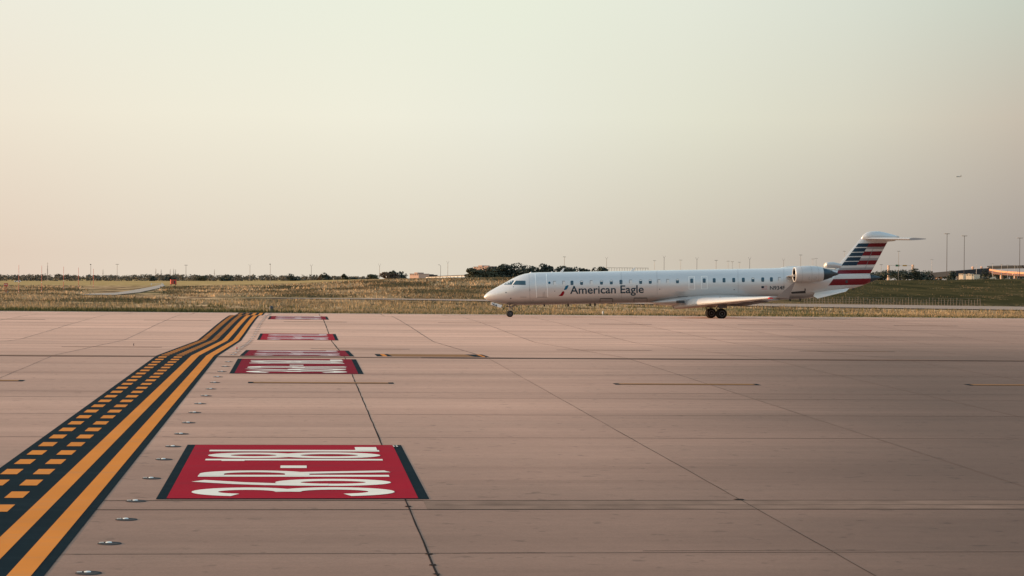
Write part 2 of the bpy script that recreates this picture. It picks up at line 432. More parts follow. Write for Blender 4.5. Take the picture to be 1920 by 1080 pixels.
for u0, u1, v in ((4.5, 7.6, vj(1050, 1033.5)), (2.2, 3.2, vj(820, 1037))): line_u(jm, v, u0, u1, .018, .0052)
for px, py, s in ((818, 1060, .05), (826, 1077, .045), (805, 1039, .05), (757, 950, .05), (1395, 937, .09)):   # spalled corners
    p = hit(px, py); p = Vector((J1, p.y, prof(p.y))) if px < 1000 else Vector((J2, p.y, prof(p.y))); a = [p+Vector((s*random.uniform(.6, 1.4)*math.cos(t), s*1.6*random.uniform(.6, 1.4)*math.sin(t), .0065)) for t in [i*.9 for i in range(7)]]
    jm.add(a, [tuple(range(7))])
o = jm.build('expansion_joint', M['joint'], taxiway, norm=False); o = fm.build('slab_joint', M['faint_joint'], taxiway, norm=False)
mb = MB(); v0, v1 = strong[1][0]+.03, strong[0][0]-.03
strip_v(mb, 1.95, 60, v0, v1, .003)
mb.build('repair_strip', M['patch'], taxiway, norm=False)

mb = MB()
for i in range(205):
    a_, b_ = -170+2*i, -168+2*i; mb.quad((a_, EDGE-1.75, prof(EDGE-1.75)+.004), (b_, EDGE-1.75, prof(EDGE-1.75)+.004), (b_, EDGE-.02, prof(EDGE)+.004), (a_, EDGE-.02, prof(EDGE)+.004))
mb.build('edge_strip', M['edge_strip'], taxiway, norm=False)
# worn line dashes painted along the taxiway
def px_quad(mb, pts, dz=.006, mi=0):
    q = [hit(*p) for p in pts]; mb.quad(*[(p.x, p.y, prof(p.y)+dz) for p in q], mi)
dashes = [((465, 717.5), (738, 718.5), .62), ((1151, 720), (1424, 721.5), .62), ((1812, 721.7), (2085, 723), .62), ((-225, 712.8), (45, 714), .62),
          ((1043, 656.3), (1222, 657.3), .35), ((1499, 658.6), (1677, 659.6), .35), ((583, 654), (768, 654.8), .35), ((115, 650.4), (304, 651.2), .35),
          ((1104, 607.6), (1222, 608.4), .35), ((1384, 609), (1486, 609.6), .35), ((1677, 610.6), (1795, 611.2), .35), ((532, 603.4), (650, 604), .4),
          ((0, 598.6), (85, 599), .35), ((270, 600), (395, 601), .35), ((821, 605), (938, 606), .35)]
for k, (a, b, w) in enumerate(dashes):
    p, q = hit(*a), hit(*b); v = (p.y+q.y)/2; mb = MB()
    e = .16 if w > .4 else .3
    strip_v(mb, p.x, q.x, v-w/2-.03, v+w/2+.03, .005, 1)
    strip_v(mb, p.x+e, q.x-e, v-w/2+.04, v+w/2-.04, .009, 0)
    mb.build('centre_dash', [M['dash_paint'], M['black_paint']], taxiway, norm=False)
mb = MB()
for (xa, xb, xc, xd), mi in (((702, 712, 718, 707), 1), ((712, 720, 727, 718), 2), ((720, 727, 736, 727), 1), ((727, 872, 890, 736), 0), ((872, 892, 905, 890), 1), ((892, 898, 911, 905), 2), ((898, 904, 918, 911), 1)):
    off = lambda x: 664 + (x-702)*.0055
    px_quad(mb, [(xd, off(xd)+4.2), (xc, off(xc)+4.2), (xb, off(xb)), (xa, off(xa))], .006, mi)
o = mb.build('striped_bar', [M['dash_paint'], M['black_paint'], M['yellow_paint']], taxiway, norm=False)

# ------------------------------------------------------------------ hold position line
hold = empty('hold_line', (0, 0, 0)); tag(hold, 'black bordered yellow double solid and double dashed line painted across the taxiway', 'pavement marking')
UR, V0H, V1H = -2.985, 8.0, EDGE-.6
mb = MB(); strip_v(mb, UR-2.26, UR, V0H, V1H, .006); mb.build('black_border', M['black_paint'], hold, norm=False)
for a in (.15, .70):
    mb = MB(); strip_v(mb, UR-a-.285, UR-a, V0H, V1H, .011); mb.build('solid_stripe', M['yellow_paint'], hold, norm=False)
for a in (1.27, 1.82):
    v, k, rest = 31.72, 0, MB()
    while v < V1H-.95:
        mb = MB() if k < 50 else rest
        strip_v(mb, UR-a-.285, UR-a, v, v+.94, .011, step=2); v += 1.87
        if k < 50: mb.build('dash', M['yellow_paint'], hold, norm=False)
        k += 1
    tag(rest.build('dash', M['yellow_paint'], hold, norm=False), kind='stuff')

# ------------------------------------------------------------------ painted red signs with lettering 36R-18L
def arc(cx, cy, rx, ry, a0, a1, n=22): return [(cx+rx*math.cos(rad(a0+(a1-a0)*i/n)), cy+ry*math.sin(rad(a0+(a1-a0)*i/n))) for i in range(n+1)]
GLY = {'3': [[*arc(1.55, 5.35, 1.25, 1.5, 165, -90), ], [*arc(1.55, 2.2, 1.3, 1.7, 90, -165)]],
       '6': [arc(1.65, 2.2, 1.15, 1.7, 0, 360, 36), [(.5, 2.4), (.52, 3.4), (.75, 4.6), (1.2, 5.7), (1.9, 6.7), (2.3, 7.3)]],
       'R': [[(.5, 0), (.5, 7.35)], [(.5, 6.85), (1.5, 6.85), *arc(1.5, 5.2, 1.25, 1.65, 90, -90), (.5, 3.55)], [(1.9, 3.4), (2.75, 0)]],
       '1': [[(1.65, 0), (1.65, 7.35)], [(.75, 6.2), (1.65, 6.2)]],
       '8': [arc(1.65, 5.4, 1.05, 1.45, 0, 360, 36), arc(1.65, 2.2, 1.15, 1.7, 0, 360, 36)],
       'L': [[(.5, 0), (.5, 7.35)], [(.5, .55), (2.8, .55)]],
       '-': [[(.2, 3.7), (2.2, 3.7)]]}
def stroke_quads(path, w=1.0):
    out = []; n = len(path); L, R = [], []
    closed = abs(path[0][0]-path[-1][0])+abs(path[0][1]-path[-1][1]) < 1e-6
    for i in range(n):
        a = path[i-1] if i > 0 else (path[-2] if closed else path[0]); b = path[i+1] if i < n-1 else (path[1] if closed else path[-1])
        dx, dy = b[0]-a[0], b[1]-a[1]; l = math.hypot(dx, dy) or 1
        L.append((path[i][0]-dy/l*w/2, path[i][1]+dx/l*w/2)); R.append((path[i][0]+dy/l*w/2, path[i][1]-dx/l*w/2))
    return [(L[i], R[i], R[i+1], L[i+1]) for i in range(n-1)]
s1v0, s1v1 = hit(550, 936.5).y, hit(550, 834.5).y
cells = {}
for i, (ch, ya, yb) in enumerate((('3', 931, 915.5), ('6', 912.5, 899.3), ('R', 895.3, 883.6), ('-', 879.3, 871.7), ('1', 868, 858.5), ('8', 860.6, 849.6), ('L', 847.8, 838.2))):
    cells[i] = (ch, (hit(550, ya).y-s1v0)/(s1v1-s1v0), (hit(550, yb).y-s1v0)/(s1v1-s1v0))
ca, cb = hit(357, 925).x, hit(742, 925).x
def red_sign(v0, label, red, white, black=True, depth=None):
    depth = depth or (s1v1-s1v0); U0s, U1s = -2.20, 2.06
    t = empty('painted_sign', (0, 0, 0)); tag(t, label, 'pavement sign', 'red runway signs painted on the taxiway')
    mb = MB(); strip_v(mb, U0s, U1s, v0, v0+depth, .006); mb.build('dark_border', M['black_paint'], t, norm=False)
    mb = MB(); strip_v(mb, U0s+.16, U1s-.17, v0+.08, v0+depth-.08, .010); mb.build('red_panel', red, t, norm=False)
    mb = MB()
    for i, (ch, fa, fb) in cells.items():
        for k, path in enumerate(GLY[ch]):
            ww = (.95 if s1v1-s1v0 == depth else 1.0) if ch != '-' else 1.05
            for q in stroke_quads(path, ww):
                pts = []
                for (x, y) in q:
                    u = cb + (ca-cb)*min(max(y/7.35, -.02), 1.02)
                    v = v0 + depth*(fa+(fb-fa)*min(max(x/3.3, -.05), 1.05))
                    pts.append((u, v, prof(v)+.014+.002*k))
                mb.quad(*pts)
    mb.build('lettering', white, t, norm=False)
    return t
sA = red_sign(s1v0, 'large bright red painted sign nearest the viewer with crisp white 36R-18L lettering', M['red_paint'], M['white_paint'])
mb = MB()   # small code letters on its dark right border
for i in range(3):
    for j in range(2):
        mb.quad(*[(1.88+.06*j+a, s1v1-.62+.16*i+b, prof(s1v1)+.017) for a, b in ((0, 0), (.035, .03), (.035, .11), (0, .1))])
mb.build('corner_code', M['white_paint'], sA, norm=False)
red_sign(hit(555, 701).y, 'dark red painted sign just in front of the thick dark joint line, second nearest', M['faded_red'], M['white_paint'])
red_sign(84.2, 'worn purple red painted sign just behind the thick dark joint line', M['faded_red'], M['faded_white'])
red_sign(hit(555, 637.8).y, 'bright pinkish red painted sign with washed out lettering, alone in mid taxiway', M['red_paint'], M['faded_white'])
red_sign(hit(558, 599.2).y, 'small faded purple painted sign farthest off beside the grass edge', M['faded_red'], M['faded_white'], depth=11)

# ------------------------------------------------------------------ flush lights beside the hold line
def recessed_light():
    t = empty('recessed_light')
    mb = MB(); mb.lathe_z((0, 0, 0), [(.003, .16), (.007, .155), (.009, .125), (.016, .09), (.016, .0005)], 24, caps=False); mb.build('base_ring', M['fixture'], t, smooth=40)
    mb = MB(); mb.lathe_z((-.01, 0, 0), [(.016, .043), (.023, .038), (.026, .025), (.027, .0005)], 20, caps=False); mb.build('lens_cap', M['lens'], t, smooth=60)
    mb = MB(); mb.box((-.10, -.05, .022), (.06, .02, .010), rz=.2); mb.build('prism', M['chrome'], t)
    return t
LP = [(155.5, 1075), (199, 1019.5), (233, 974.5), (262, 940), (288.5, 897.4), (309.6, 861.9), (325.5, 837.6), (339, 814), (356, 793), (365, 773.9), (379, 757.4), (387, 742.6), (397.6, 729.6), (403.6, 717.6), (411.7, 707), (420, 697), (422, 687.5), (425, 678.7)]
ORD = 'nearest,second nearest,third nearest,fourth nearest,fifth nearest,sixth nearest,seventh nearest,eighth nearest,ninth nearest,tenth nearest,eleventh nearest,twelfth nearest,thirteenth nearest,fourteenth nearest,fifteenth nearest,sixteenth nearest,seventeenth nearest,eighteenth nearest'.split(',')
lights = [hit(*p) for p in LP]; lights = [(-2.47, p.y) for p in lights]
proto = recessed_light()
v = lights[-1][1]+6.2
extra = []
while v < EDGE-3: extra.append((-2.47, v)); v += 3.1
for i, (u, v) in enumerate(lights+extra):
    o = proto if i == 0 else copy_tree(proto)
    o.location = (u+random.uniform(-.02, .02), v, prof(v)+.001); o.rotation_euler = (math.atan2(prof(v+.2)-prof(v-.2), .4), 0, random.uniform(-.15, .15))
    if i < len(ORD): lb = 'flush steel pavement light, %s in the row right of the yellow line' % ORD[i]
    else: lb = 'tiny flush pavement light in the far end of the row beyond the dark joint'
    tag(o, lb, 'pavement light', 'flush pavement lights in a row' if i < len(ORD) else 'far flush pavement lights past the joint')

# ------------------------------------------------------------------ setting: land, roads
mb = MB(); S = 14000
mb.add([(-S, -S, -1.2), (S, -S, -1.2), (S, S, -1.2), (-S, S, -1.2)], [(0, 1, 2, 3)])
o = mb.build('ground', M['field'], norm=False); tag(o, kind='structure')
cols = [i*.0044 for i in range(-52, 53)]; cols = [-3.0, -1.8, -1.1, -.7, -.45, -.32] + [c+TYAW for c in cols] + [.5, .7, 1.1, 1.8, 3.0]
rows = [EDGE-.6, EDGE+.1, EDGE+.6, EDGE+1.2, EDGE+2]; r = EDGE+4
while r < 900: rows.append(r); r += 3 if r < 330 else 8 if r < 500 else 20
while r < 13000: rows.append(r); r *= 1.18
mb = MB(); n = len(cols)
mb.add([(c*v, v, terrain(c*v, v)) for v in rows for c in cols], [(k*n+i, k*n+i+1, (k+1)*n+i+1, (k+1)*n+i) for k in range(len(rows)-1) for i in range(n-1)])
field = mb.build('grass_field', M['field'], norm=False, smooth='all'); tag(field, kind='structure')

def ribbon(name, pts, mat, dz=.06):
    """a road laid over the land: pts are (near-side point, far-side point) pairs"""
    mb = MB(); seq = []
    for (a, b), (c, d) in zip(pts, pts[1:]):
        for k in range(8):
            t = k/8; seq.append((a.lerp(c, t), b.lerp(d, t)))
    seq.append(pts[-1])
    for (a, b), (c, d) in zip(seq, seq[1:]):
        for j in range(3):
            f, g = j/3, (j+1)/3
            q = [a.lerp(b, f), c.lerp(d, f), c.lerp(d, g), a.lerp(b, g)]
            mb.quad(*[(p.x, p.y, terrain(p.x, p.y)+dz) for p in q])
    o = mb.build(name, mat, norm=False); tag(o, kind='structure'); return o
pr = []
for px, ya, yb in ((455, 559.9, 559.5), (520, 560.4, 559.4), (700, 562.6, 560.6), (880, 565.4, 562.6), (1100, 569.5, 566.2), (1300, 573.2, 569.3), (1500, 576.6, 571.2), (1700, 579.6, 573.4), (1930, 582.8, 576.6), (2300, 588, 582)):
    pr.append((hit(px, ya), hit(px, yb)))
ribbon('service_road', pr, M['road'], .10)
pr = [(hit(a, b), hit(c, d)) for a, b, c, d in ((150, 553.5, 176, 551.5), (215, 554.3, 216, 550), (262, 549.2, 244, 546), (300, 540.5, 286, 538), (310, 535.6, 300, 534.5))]
ribbon('gravel_track', pr, M['dirt_road'], .12)

# ------------------------------------------------------------------ grass
def tufts(name, spots, mat, hlo, hhi, blades=5, spread=.16, wid=.028):
    mb = MB(); V, Fc = [], []
    for (x, y, s) in spots:
        z = terrain(x, y) if y > EDGE+.3 else prof(EDGE)
        for _ in range(blades):
            a = random.uniform(0, 6.283); bx, by = x+random.uniform(-spread, spread), y+random.uniform(-spread, spread)
            h = random.uniform(hlo, hhi)*s; ln = h*random.uniform(.05, .45); w = wid*random.uniform(.6, 1.4)*(.6+.4*s)
            ca_, sa_ = math.cos(a), math.sin(a); k = len(V)
            V += [(bx-w*sa_, by+w*ca_, z-.03), (bx+w*sa_, by-w*ca_, z-.03), (bx+ln*ca_, by+ln*sa_, z+h)]
            Fc.append((k, k+1, k+2))
    mb.add(V, Fc)
    o = mb.build(name, mat, norm=False); tag(o, kind='stuff'); return o
def patch(x, y): return math.sin(x*.21+1.3*math.sin(y*.13))+math.sin(x*.07-y*.19+2)+.6*math.sin(x*.53+y*.41)
tan, grn = [], []
for _ in range(21000):
    v = EDGE+.5+abs(random.gauss(0, 1))**1.3*9; u = random.uniform(-45, 85)+(v-197)*.05
    p = patch(u, v)+random.uniform(-.9, .9)
    left = u < -2+random.uniform(-6, 6)
    near = v < EDGE+3.0
    if random.random() < .06: v = EDGE+random.uniform(-.12, .15); near = True
    if near and left: grn.append((u, v, random.uniform(.7, 1.35)))
    elif near: (tan if random.random() < .5 else grn).append((u, v, random.uniform(.35, .7)))
    elif p > -.5: tan.append((u, v, random.uniform(.6, 1.1)))
    elif random.random() < .4: grn.append((u, v, random.uniform(.4, .8)))
for _ in range(26000):
    v = random.uniform(215, 430); u = v*(TYAW+random.uniform(-.24, .24)); p = patch(u*.6, v*.4)+random.uniform(-.8, .8)
    if 270 < v < 345 and u > -40: 
        if v < 270+80: 
            pass
    d_ = Vector((u, v, 0)).dot(F0); ang = 960+FPX*Vector((u, v, 0)).dot(R0)/d_
    yroad = lerp(ang, [300, 480, 700, 880, 1100, 1300, 1500, 1700, 1930], [559.8, 559.5, 561.6, 564, 567.8, 571.2, 574, 576.5, 579.7])
    hr = 526+.0087*(ang-960); yy = hr+(CAMZ-terrain(u, v))*FPX/d_
    if abs(yy-yroad) < 4.5 and ang > 250: continue
    if ang < 330 and 533 < yy < 557 and 140 < ang: continue
    green_side = ang > 1050 and yy < yroad
    if p > .2 and not green_side: tan.append((u, v, random.uniform(.8, 1.7)))
    elif green_side: continue
    elif random.random() < .22: grn.append((u, v, random.uniform(.6, 1.3)*(.6 if green_side else 1)))
tufts('dry_grass', tan, M['tan_grass'], .14, .42)
tufts('green_grass', grn, M['green_grass'], .16, .45)

def patch2(x, y):
    return math.sin(x*.31+.045*y+1.7*math.sin(y*.041+x*.06))+.8*math.sin(x*.11-y*.063+1)+.5*math.sin(x*.83+y*.12)
tus = ([], [], [])
for _ in range(8200):
    d_ = 270*(620/270)**random.random(); ang = random.uniform(-60, 1000); p = at(ang, 540, d_); u, v = p.x, p.y
    z = terrain(u, v); hr = 526+ROLL*(ang-960); yy = hr+(CAMZ-z)*FPX/d_
    if abs(yy-lerp(ang, [300, 480, 700, 880, 1100], [559.8, 559.5, 561.6, 564, 567.8])) < 3.5 and ang > 300: continue
    if 130 < ang < 330 and 532 < yy < 557: continue
    if yy < 528+(ang-480)*-.012: continue
    q_ = patch2(u, v)+random.uniform(-.55, .55)
    if ang > 1040 or abs(q_) < .25: continue
    tus[0 if q_ > .75 else 2 if q_ > 0 else 1 if q_ < -.7 or random.random() < .3 else 2].append((u, v, z, random.uniform(.5, 1.7)*d_/420*(1.25 if q_ > .75 else 1)))
for _ in range(900):      # thin rough weeds on the green bank
    d_ = random.uniform(290, 440); ang = random.uniform(1040, 2050); p = at(ang, 540, d_)
    q_ = patch2(p.x*.6, p.y*.9)
    if q_ > .5: tus[2].append((p.x, p.y, terrain(p.x, p.y), random.uniform(.3, .7)))
    elif q_ < -.3: tus[1].append((p.x, p.y, terrain(p.x, p.y), random.uniform(.4, .9)))
for lst, mt, nm in zip(tus, ('tuft_pale', 'tuft_dark', 'tuft_brown'), ('pale_tussocks', 'dark_tussocks', 'brown_tussocks')):
    mb = MB()
    for (u, v, z, s_) in lst:
        for _ in range(16):
            a = random.uniform(0, 6.28); q = random.random()**.5*s_*1.5; w_ = s_*random.uniform(.05, .16); hh = s_*random.uniform(.08, .30)
            x, y = u+q*math.cos(a)*1.8, v+q*math.sin(a); b_ = random.uniform(-.6, .6); k_ = random.uniform(-.15, .15)*s_
            mb.add([(x-w_*math.cos(b_), y-w_*math.sin(b_), z-.05), (x+w_*math.cos(b_), y+w_*math.sin(b_), z-.05), (x+k_, y+.05, z+hh)], [(0, 1, 2)])
    o = mb.build(nm, M[mt], norm=False); tag(o, kind='stuff')

# ------------------------------------------------------------------ trees
def leaf_cloud(mb, c, rx, ry, rz, n, s, lumps=6, flat=.25):
    L = []
    for _ in range(lumps):
        a = random.uniform(0, 6.283); q = random.uniform(.15, .75)
        L.append((c[0]+rx*q*math.cos(a), c[1]+ry*q*math.sin(a), c[2]+rz*random.uniform(-flat*2, .62), random.uniform(.32, .58)))
    for _ in range(n):
        lx, ly, lz, lr = random.choice(L)
        d = Vector((random.gauss(0, 1), random.gauss(0, 1), random.gauss(0, 1))).normalized()*random.uniform(.55, 1.05)**.5
        p = Vector((lx+d.x*rx*lr, ly+d.y*ry*lr, lz+d.z*rz*lr))
        nrm = (d+Vector((random.uniform(-.7, .7), random.uniform(-.7, .7), random.uniform(-.3, .9)))).normalized()
        a = nrm.orthogonal().normalized(); b = nrm.cross(a); r_ = s*random.uniform(.5, 1.3); th = random.uniform(0, 3.14)
        a, b = a*math.cos(th)+b*math.sin(th), b*math.cos(th)-a*math.sin(th)
        mb.quad(p-a*r_, p-b*r_*.6, p+a*r_, p+b*r_*.6)
def tree(name, px, yb, yt, wpx, d, mat, label, group, n=420, s=None, lumps=7, wide=1.0):
    """a tree d metres off whose crown spans the given height"""
    base = at(px, yb, d); base.z = terrain(base.x, base.y)-.1
    top = at(px, yt, d).z; h = max(top-base.z, 1.5); rx = wpx*d/FPX/2
    t = empty(name, base); tag(t, label, 'tree', group)
    mb = MB(); x, y, r_ = 0, 0, max(.12, h*.035); z = 0
    for k in range(5):
        x2, y2 = x+random.uniform(-.04, .04)*h, y+random.uniform(-.04, .04)*h
        mb.tube((x, y, z), (x2, y2, z+h*.14), r_, r_*.82, 7); x, y, z, r_ = x2, y2, z+h*.14, r_*.82
        if k > 1:
            for q in range(2):
                a = random.uniform(0, 6.28); mb.tube((x, y, z-.1), (x+rx*.5*math.cos(a), y+rx*.5*math.sin(a), z+h*.2), r_*.6, r_*.2, 5)
    mb.build('trunk', M['bark'], t)
    mb = MB(); leaf_cloud(mb, (0, 0, h*.52), rx*1.2*wide, rx, h*.60, n, s or max(.22, h*.055), lumps, .5)
    leaf_cloud(mb, (0, 0, h*.25), rx*1.2*wide, rx, h*.28, n//3, s or max(.22, h*.055), 5, .4)
    mb.build('crown', mat, t, norm=False)
    return t
G1 = 'dark trees on the rise behind the aircraft nose'
for px, yb, yt, w, d, m_, lb in (
    (893, 521, 502.5, 30, 640, 'leaf_mid', 'dusty olive tree at the left end of the dark grove, under the peach building'),
    (912, 521, 499.5, 36, 650, 'leaf_mid', 'olive brown tree second from the left in the dark grove'),
    (933, 521, 496.5, 40, 660, 'leaf_dark', 'dark round tree left of the middle of the grove'),
    (957, 521, 495.0, 44, 665, 'leaf_dark', 'broad dark tree in the middle of the grove, right above the aircraft nose'),
    (984, 520, 494.8, 42, 660, 'leaf_dark', 'tallest dark tree of the grove, above the cockpit windows'),
    (1006, 520, 498.5, 28, 655, 'leaf_dark', 'dark tree closing the right end of the big grove above the front door'),
    (1026, 520, 498.0, 20, 655, 'leaf_dark', 'small round dark tree standing apart just right of the big grove'),
    (1047, 519, 497.8, 30, 655, 'leaf_dark', 'domed dark tree behind the white blade antenna of the aircraft'),
    (1070, 519, 500.5, 30, 660, 'leaf_dark', 'low dark tree trailing down to the right of the domed one'),
    (1120, 518, 501.5, 26, 670, 'leaf_dark', 'last dark tree to the right, just left of the pale frame building'),
    (1098, 518, 505.0, 18, 680, 'leaf_dark', 'very low dark bush between the trees behind the fuselage roof')):
    tree('broadleaf_tree', px, yb, yt, w, d, M[m_], lb, G1, 1100, .42, 11, 1.25)
G2 = 'trees along the far edge of the field'
for px, yb, yt, w, d, m_, lb in (
    (735, 523, 509.5, 40, 730, 'leaf_rust', 'rust tinged bush left half of the clump beside the far pink building'),
    (750, 523, 507.2, 34, 735, 'leaf_dark', 'dark bush right half of the clump beside the far pink building'),
    (700, 524, 513.8, 26, 800, 'leaf_mid', 'thin leggy bush at the foot of the forked pole left of the clump'),
    (649, 526, 513.4, 14, 950, 'leaf_mid', 'small round tree standing alone in mid field edge'),
    (664, 526, 518.0, 12, 950, 'leaf_dark', 'tiny dark bush just right of the lone small round tree'),
    (612, 527, 514.2, 20, 1040, 'leaf_dark', 'dark dome shaped tree right of the rusty one'),
    (602, 527, 514.0, 14, 1060, 'leaf_rust', 'rusty brown tree touching the dark dome shaped one'),
    (550, 528, 515.0, 26, 1150, 'leaf_dark', 'dark wide tree to the right of the white patched pole'),
    (425, 529, 514.8, 30, 1290, 'leaf_dark', 'dark tree clump right of the red shed'),
    (320, 530, 513.0, 26, 1310, 'leaf_dark', 'dark tree directly behind the red shed'),
    (286, 530, 516.5, 14, 1310, 'leaf_dark', 'dark bush at the end of the gravel track, left of the shed'),
    (375, 530, 515.5, 22, 1310, 'leaf_mid', 'bluish green tree between the shed and the next dark clump')):
    tree('broadleaf_tree', px, yb, yt, w, d, M[m_], lb, G2, 320, .55)
mb = MB()    # the far wood on the left: one mass
for i in range(640):
    px = random.uniform(-420, 700); d = random.uniform(1330, 1750) if px < 520 else random.uniform(1200, 1500)
    yt = lerp(px, [-420, 0, 60, 130, 190, 230, 285, 330, 400, 480, 560, 600, 650, 700], [513, 514.5, 514.5, 513.6, 515.2, 516, 513, 513.6, 515.4, 515, 515.2, 515.6, 517, 518.5])+random.uniform(-.4, 2.6)
    p = at(px, yt, d); z0 = terrain(p.x, p.y); h = max(p.z-z0, 1.8)
    leaf_cloud(mb, (p.x, p.y, z0+h*.5), random.uniform(2.2, 4.5), 3.5, h*.55, 46, .62, 4)
o = mb.build('far_wood', M['leaf_wood'], norm=False); tag(o, 'hazy belt of low trees along the horizon on the left', 'wood', kind='stuff')
mb = MB()
for i in range(560):
    px = random.uniform(1600, 2320); d = random.uniform(1560, 1800)
    yt = lerp(px, [1600, 1640, 1660, 1690, 1720, 1740, 1760, 1800, 1850, 1870, 1990], [508, 508.5, 507.5, 505.5, 506.5, 507, 508.5, 508, 506.5, 510, 512])+random.uniform(-.3, 3)
    p = at(px, yt, d); z0 = at(px, 524, d).z; h = max(p.z-z0, 2)
    leaf_cloud(mb, (p.x, p.y, z0+h*.5), random.uniform(2.5, 4.5), 3.5, h*.55, 70, .55, 4)
o = mb.build('dark_wood', M['leaf_dark'], norm=False); tag(o, 'dark belt of trees along the highway on the right', 'wood', kind='stuff')
G3 = 'dark trees below the highway on the right'
for px, yb, yt, w, d, lb in ((1652, 520, 508.5, 34, 900, 'dark bush seen just behind the dark tail cone'), (1690, 521, 506.5, 46, 1000, 'dark tree mass between the two pinkish gantry piers'),
    (1728, 522, 506.0, 40, 1000, 'dark tree right of the right gantry pier'), (1752, 523, 509.5, 30, 1000, 'low dark tree left of the foot of the tallest lamp mast'),
    (1786, 523, 511.5, 18, 900, 'dark bush between the two tall lamp masts'), (1848, 522, 505.5, 22, 1250, 'dark tree at the left end of the lit overpass')):
    tree('broadleaf_tree', px, yb, yt, w, d, M['leaf_dark'], lb, G3, 800, .5)

# ------------------------------------------------------------------ poles, masts, antennas
def ground_at(px, yb, d=None):
    p = hit(px, yb) if d is None else at(px, yb, d)
    return Vector((p.x, p.y, terrain(p.x, p.y)))
def pole(name, px, yt, yb, d, kind, label, cat, group, mat='steel', r=None):
    b = ground_at(px, yb, d); dd = (b-CAM).dot(FW); h = at(px, yt, dd).z-b.z; pxm = dd/FPX
    r = r or .42*pxm
    t = empty(name, b, -TYAW); tag(t, label, cat, group)
    mb = MB(); mb.tube((0, 0, -.2), (0, 0, h), r, r*.7, 8); shaft = mb.build('pole', M[mat], t, smooth=50)
    mb = MB()
    if kind == 'fork':
        for s in (-1, 1): mb.tube((0, 0, h-.2*pxm), (s*2.6*pxm, 0, h+4.5*pxm), r*.5, r*.35, 6)
        mb.build('forked_arm', M[mat], t)
    elif kind == 'tee':
        mb.box((0, 0, h+.4*pxm), (6*pxm, .5*pxm, .7*pxm)); mb.build('lamp_head', M[mat], t)
    elif kind == 'knob':
        mb.box((-.4*pxm, 0, h+.7*pxm), (2.2*pxm, 1.5*pxm, 1.4*pxm)); mb.build('lamp_head', M['dark_steel'], t)
    elif kind == 'curved':
        prev = Vector((0, 0, h))
        for k in range(1, 6):
            a = rad(18*k); q = Vector((-2.6*pxm*math.sin(a), 0, h+2.2*pxm*(math.sin(a)))); mb.tube(prev, q, r*.6, n=6); prev = q
        mb.box(prev+Vector((-.8*pxm, 0, -.2*pxm)), (2*pxm, .8*pxm, .7*pxm)); mb.build('lamp_arm', M[mat], t)
    elif kind == 'mast':
        mb.lathe_z((0, 0, h-.6*pxm), [(-.5*pxm, .4*pxm), (-.2*pxm, 1.8*pxm), (.4*pxm, 2.1*pxm), (.9*pxm, .7*pxm)], 14); mb.build('lamp_ring', M['dark_steel'], t, smooth=40)
        for k in range(8):
            a = k*math.pi/4+.3; m2 = MB(); m2.box((4.2*pxm*math.cos(a), 4.2*pxm*math.sin(a), h-.3*pxm), (2.2*pxm, 2.0*pxm, .9*pxm), rz=a)
            m2.tube((1.5*pxm*math.cos(a), 1.5*pxm*math.sin(a), h-.1*pxm), (3.4*pxm*math.cos(a), 3.4*pxm*math.sin(a), h-.1*pxm), .22*pxm, n=5)
            m2.build('floodlight', M['steel'], t)
    elif kind == 'bands':
        for k in range(3):
            z0 = h*(.08+.3*k); m2 = MB(); m2.tube((0, 0, z0), (0, 0, z0+h*.03), r*1.15, n=8); m2.build('white_band', M['white_metal'], t)
        for z in (.35, .6): mb.tube((-3*r, 0, h*z), (3*r, 0, h*z), r*.5, n=5)
        mb.build('cross_bar', M[mat], t)
    elif kind == 'lattice':
        for s in (-1, 1): mb.tube((s*1.2*pxm, 0, 0), (0, 0, h), .18*pxm, n=4)
        for k in (.62, .78, .92): mb.tube((-1.6*pxm, 0, h*k), (1.6*pxm, 0, h*k), .16*pxm, n=4)
        mb.build('lattice', M[mat], t)
    elif kind == 'box':
        mb.box((.0, 0, h*.45), (1.6*pxm, 1.2*pxm, 3.2*pxm)); mb.build('cabinet', M['white_metal'], t)
    return t
GR = 'orange red antenna poles on the left'
for px, yt, yb, lb in ((35, 496.5, 551.5, 'orange red antenna pole at far left, pale above and set right of the red box'), (78, 498, 550.5, 'second orange red antenna pole from the left, evenly red'),
                       (119, 500, 544, 'third orange red antenna pole from the left'), (147, 501.5, 540, 'fourth orange red antenna pole, left of the dark topped lamp'), (175, 504, 538, 'shortest orange red antenna pole, just right of the dark topped lamp')):
    pole('antenna_pole', px, yt, yb, None, 'bands', lb, 'antenna', GR, 'red_white')
GP = 'thin poles along the far edge of the field'
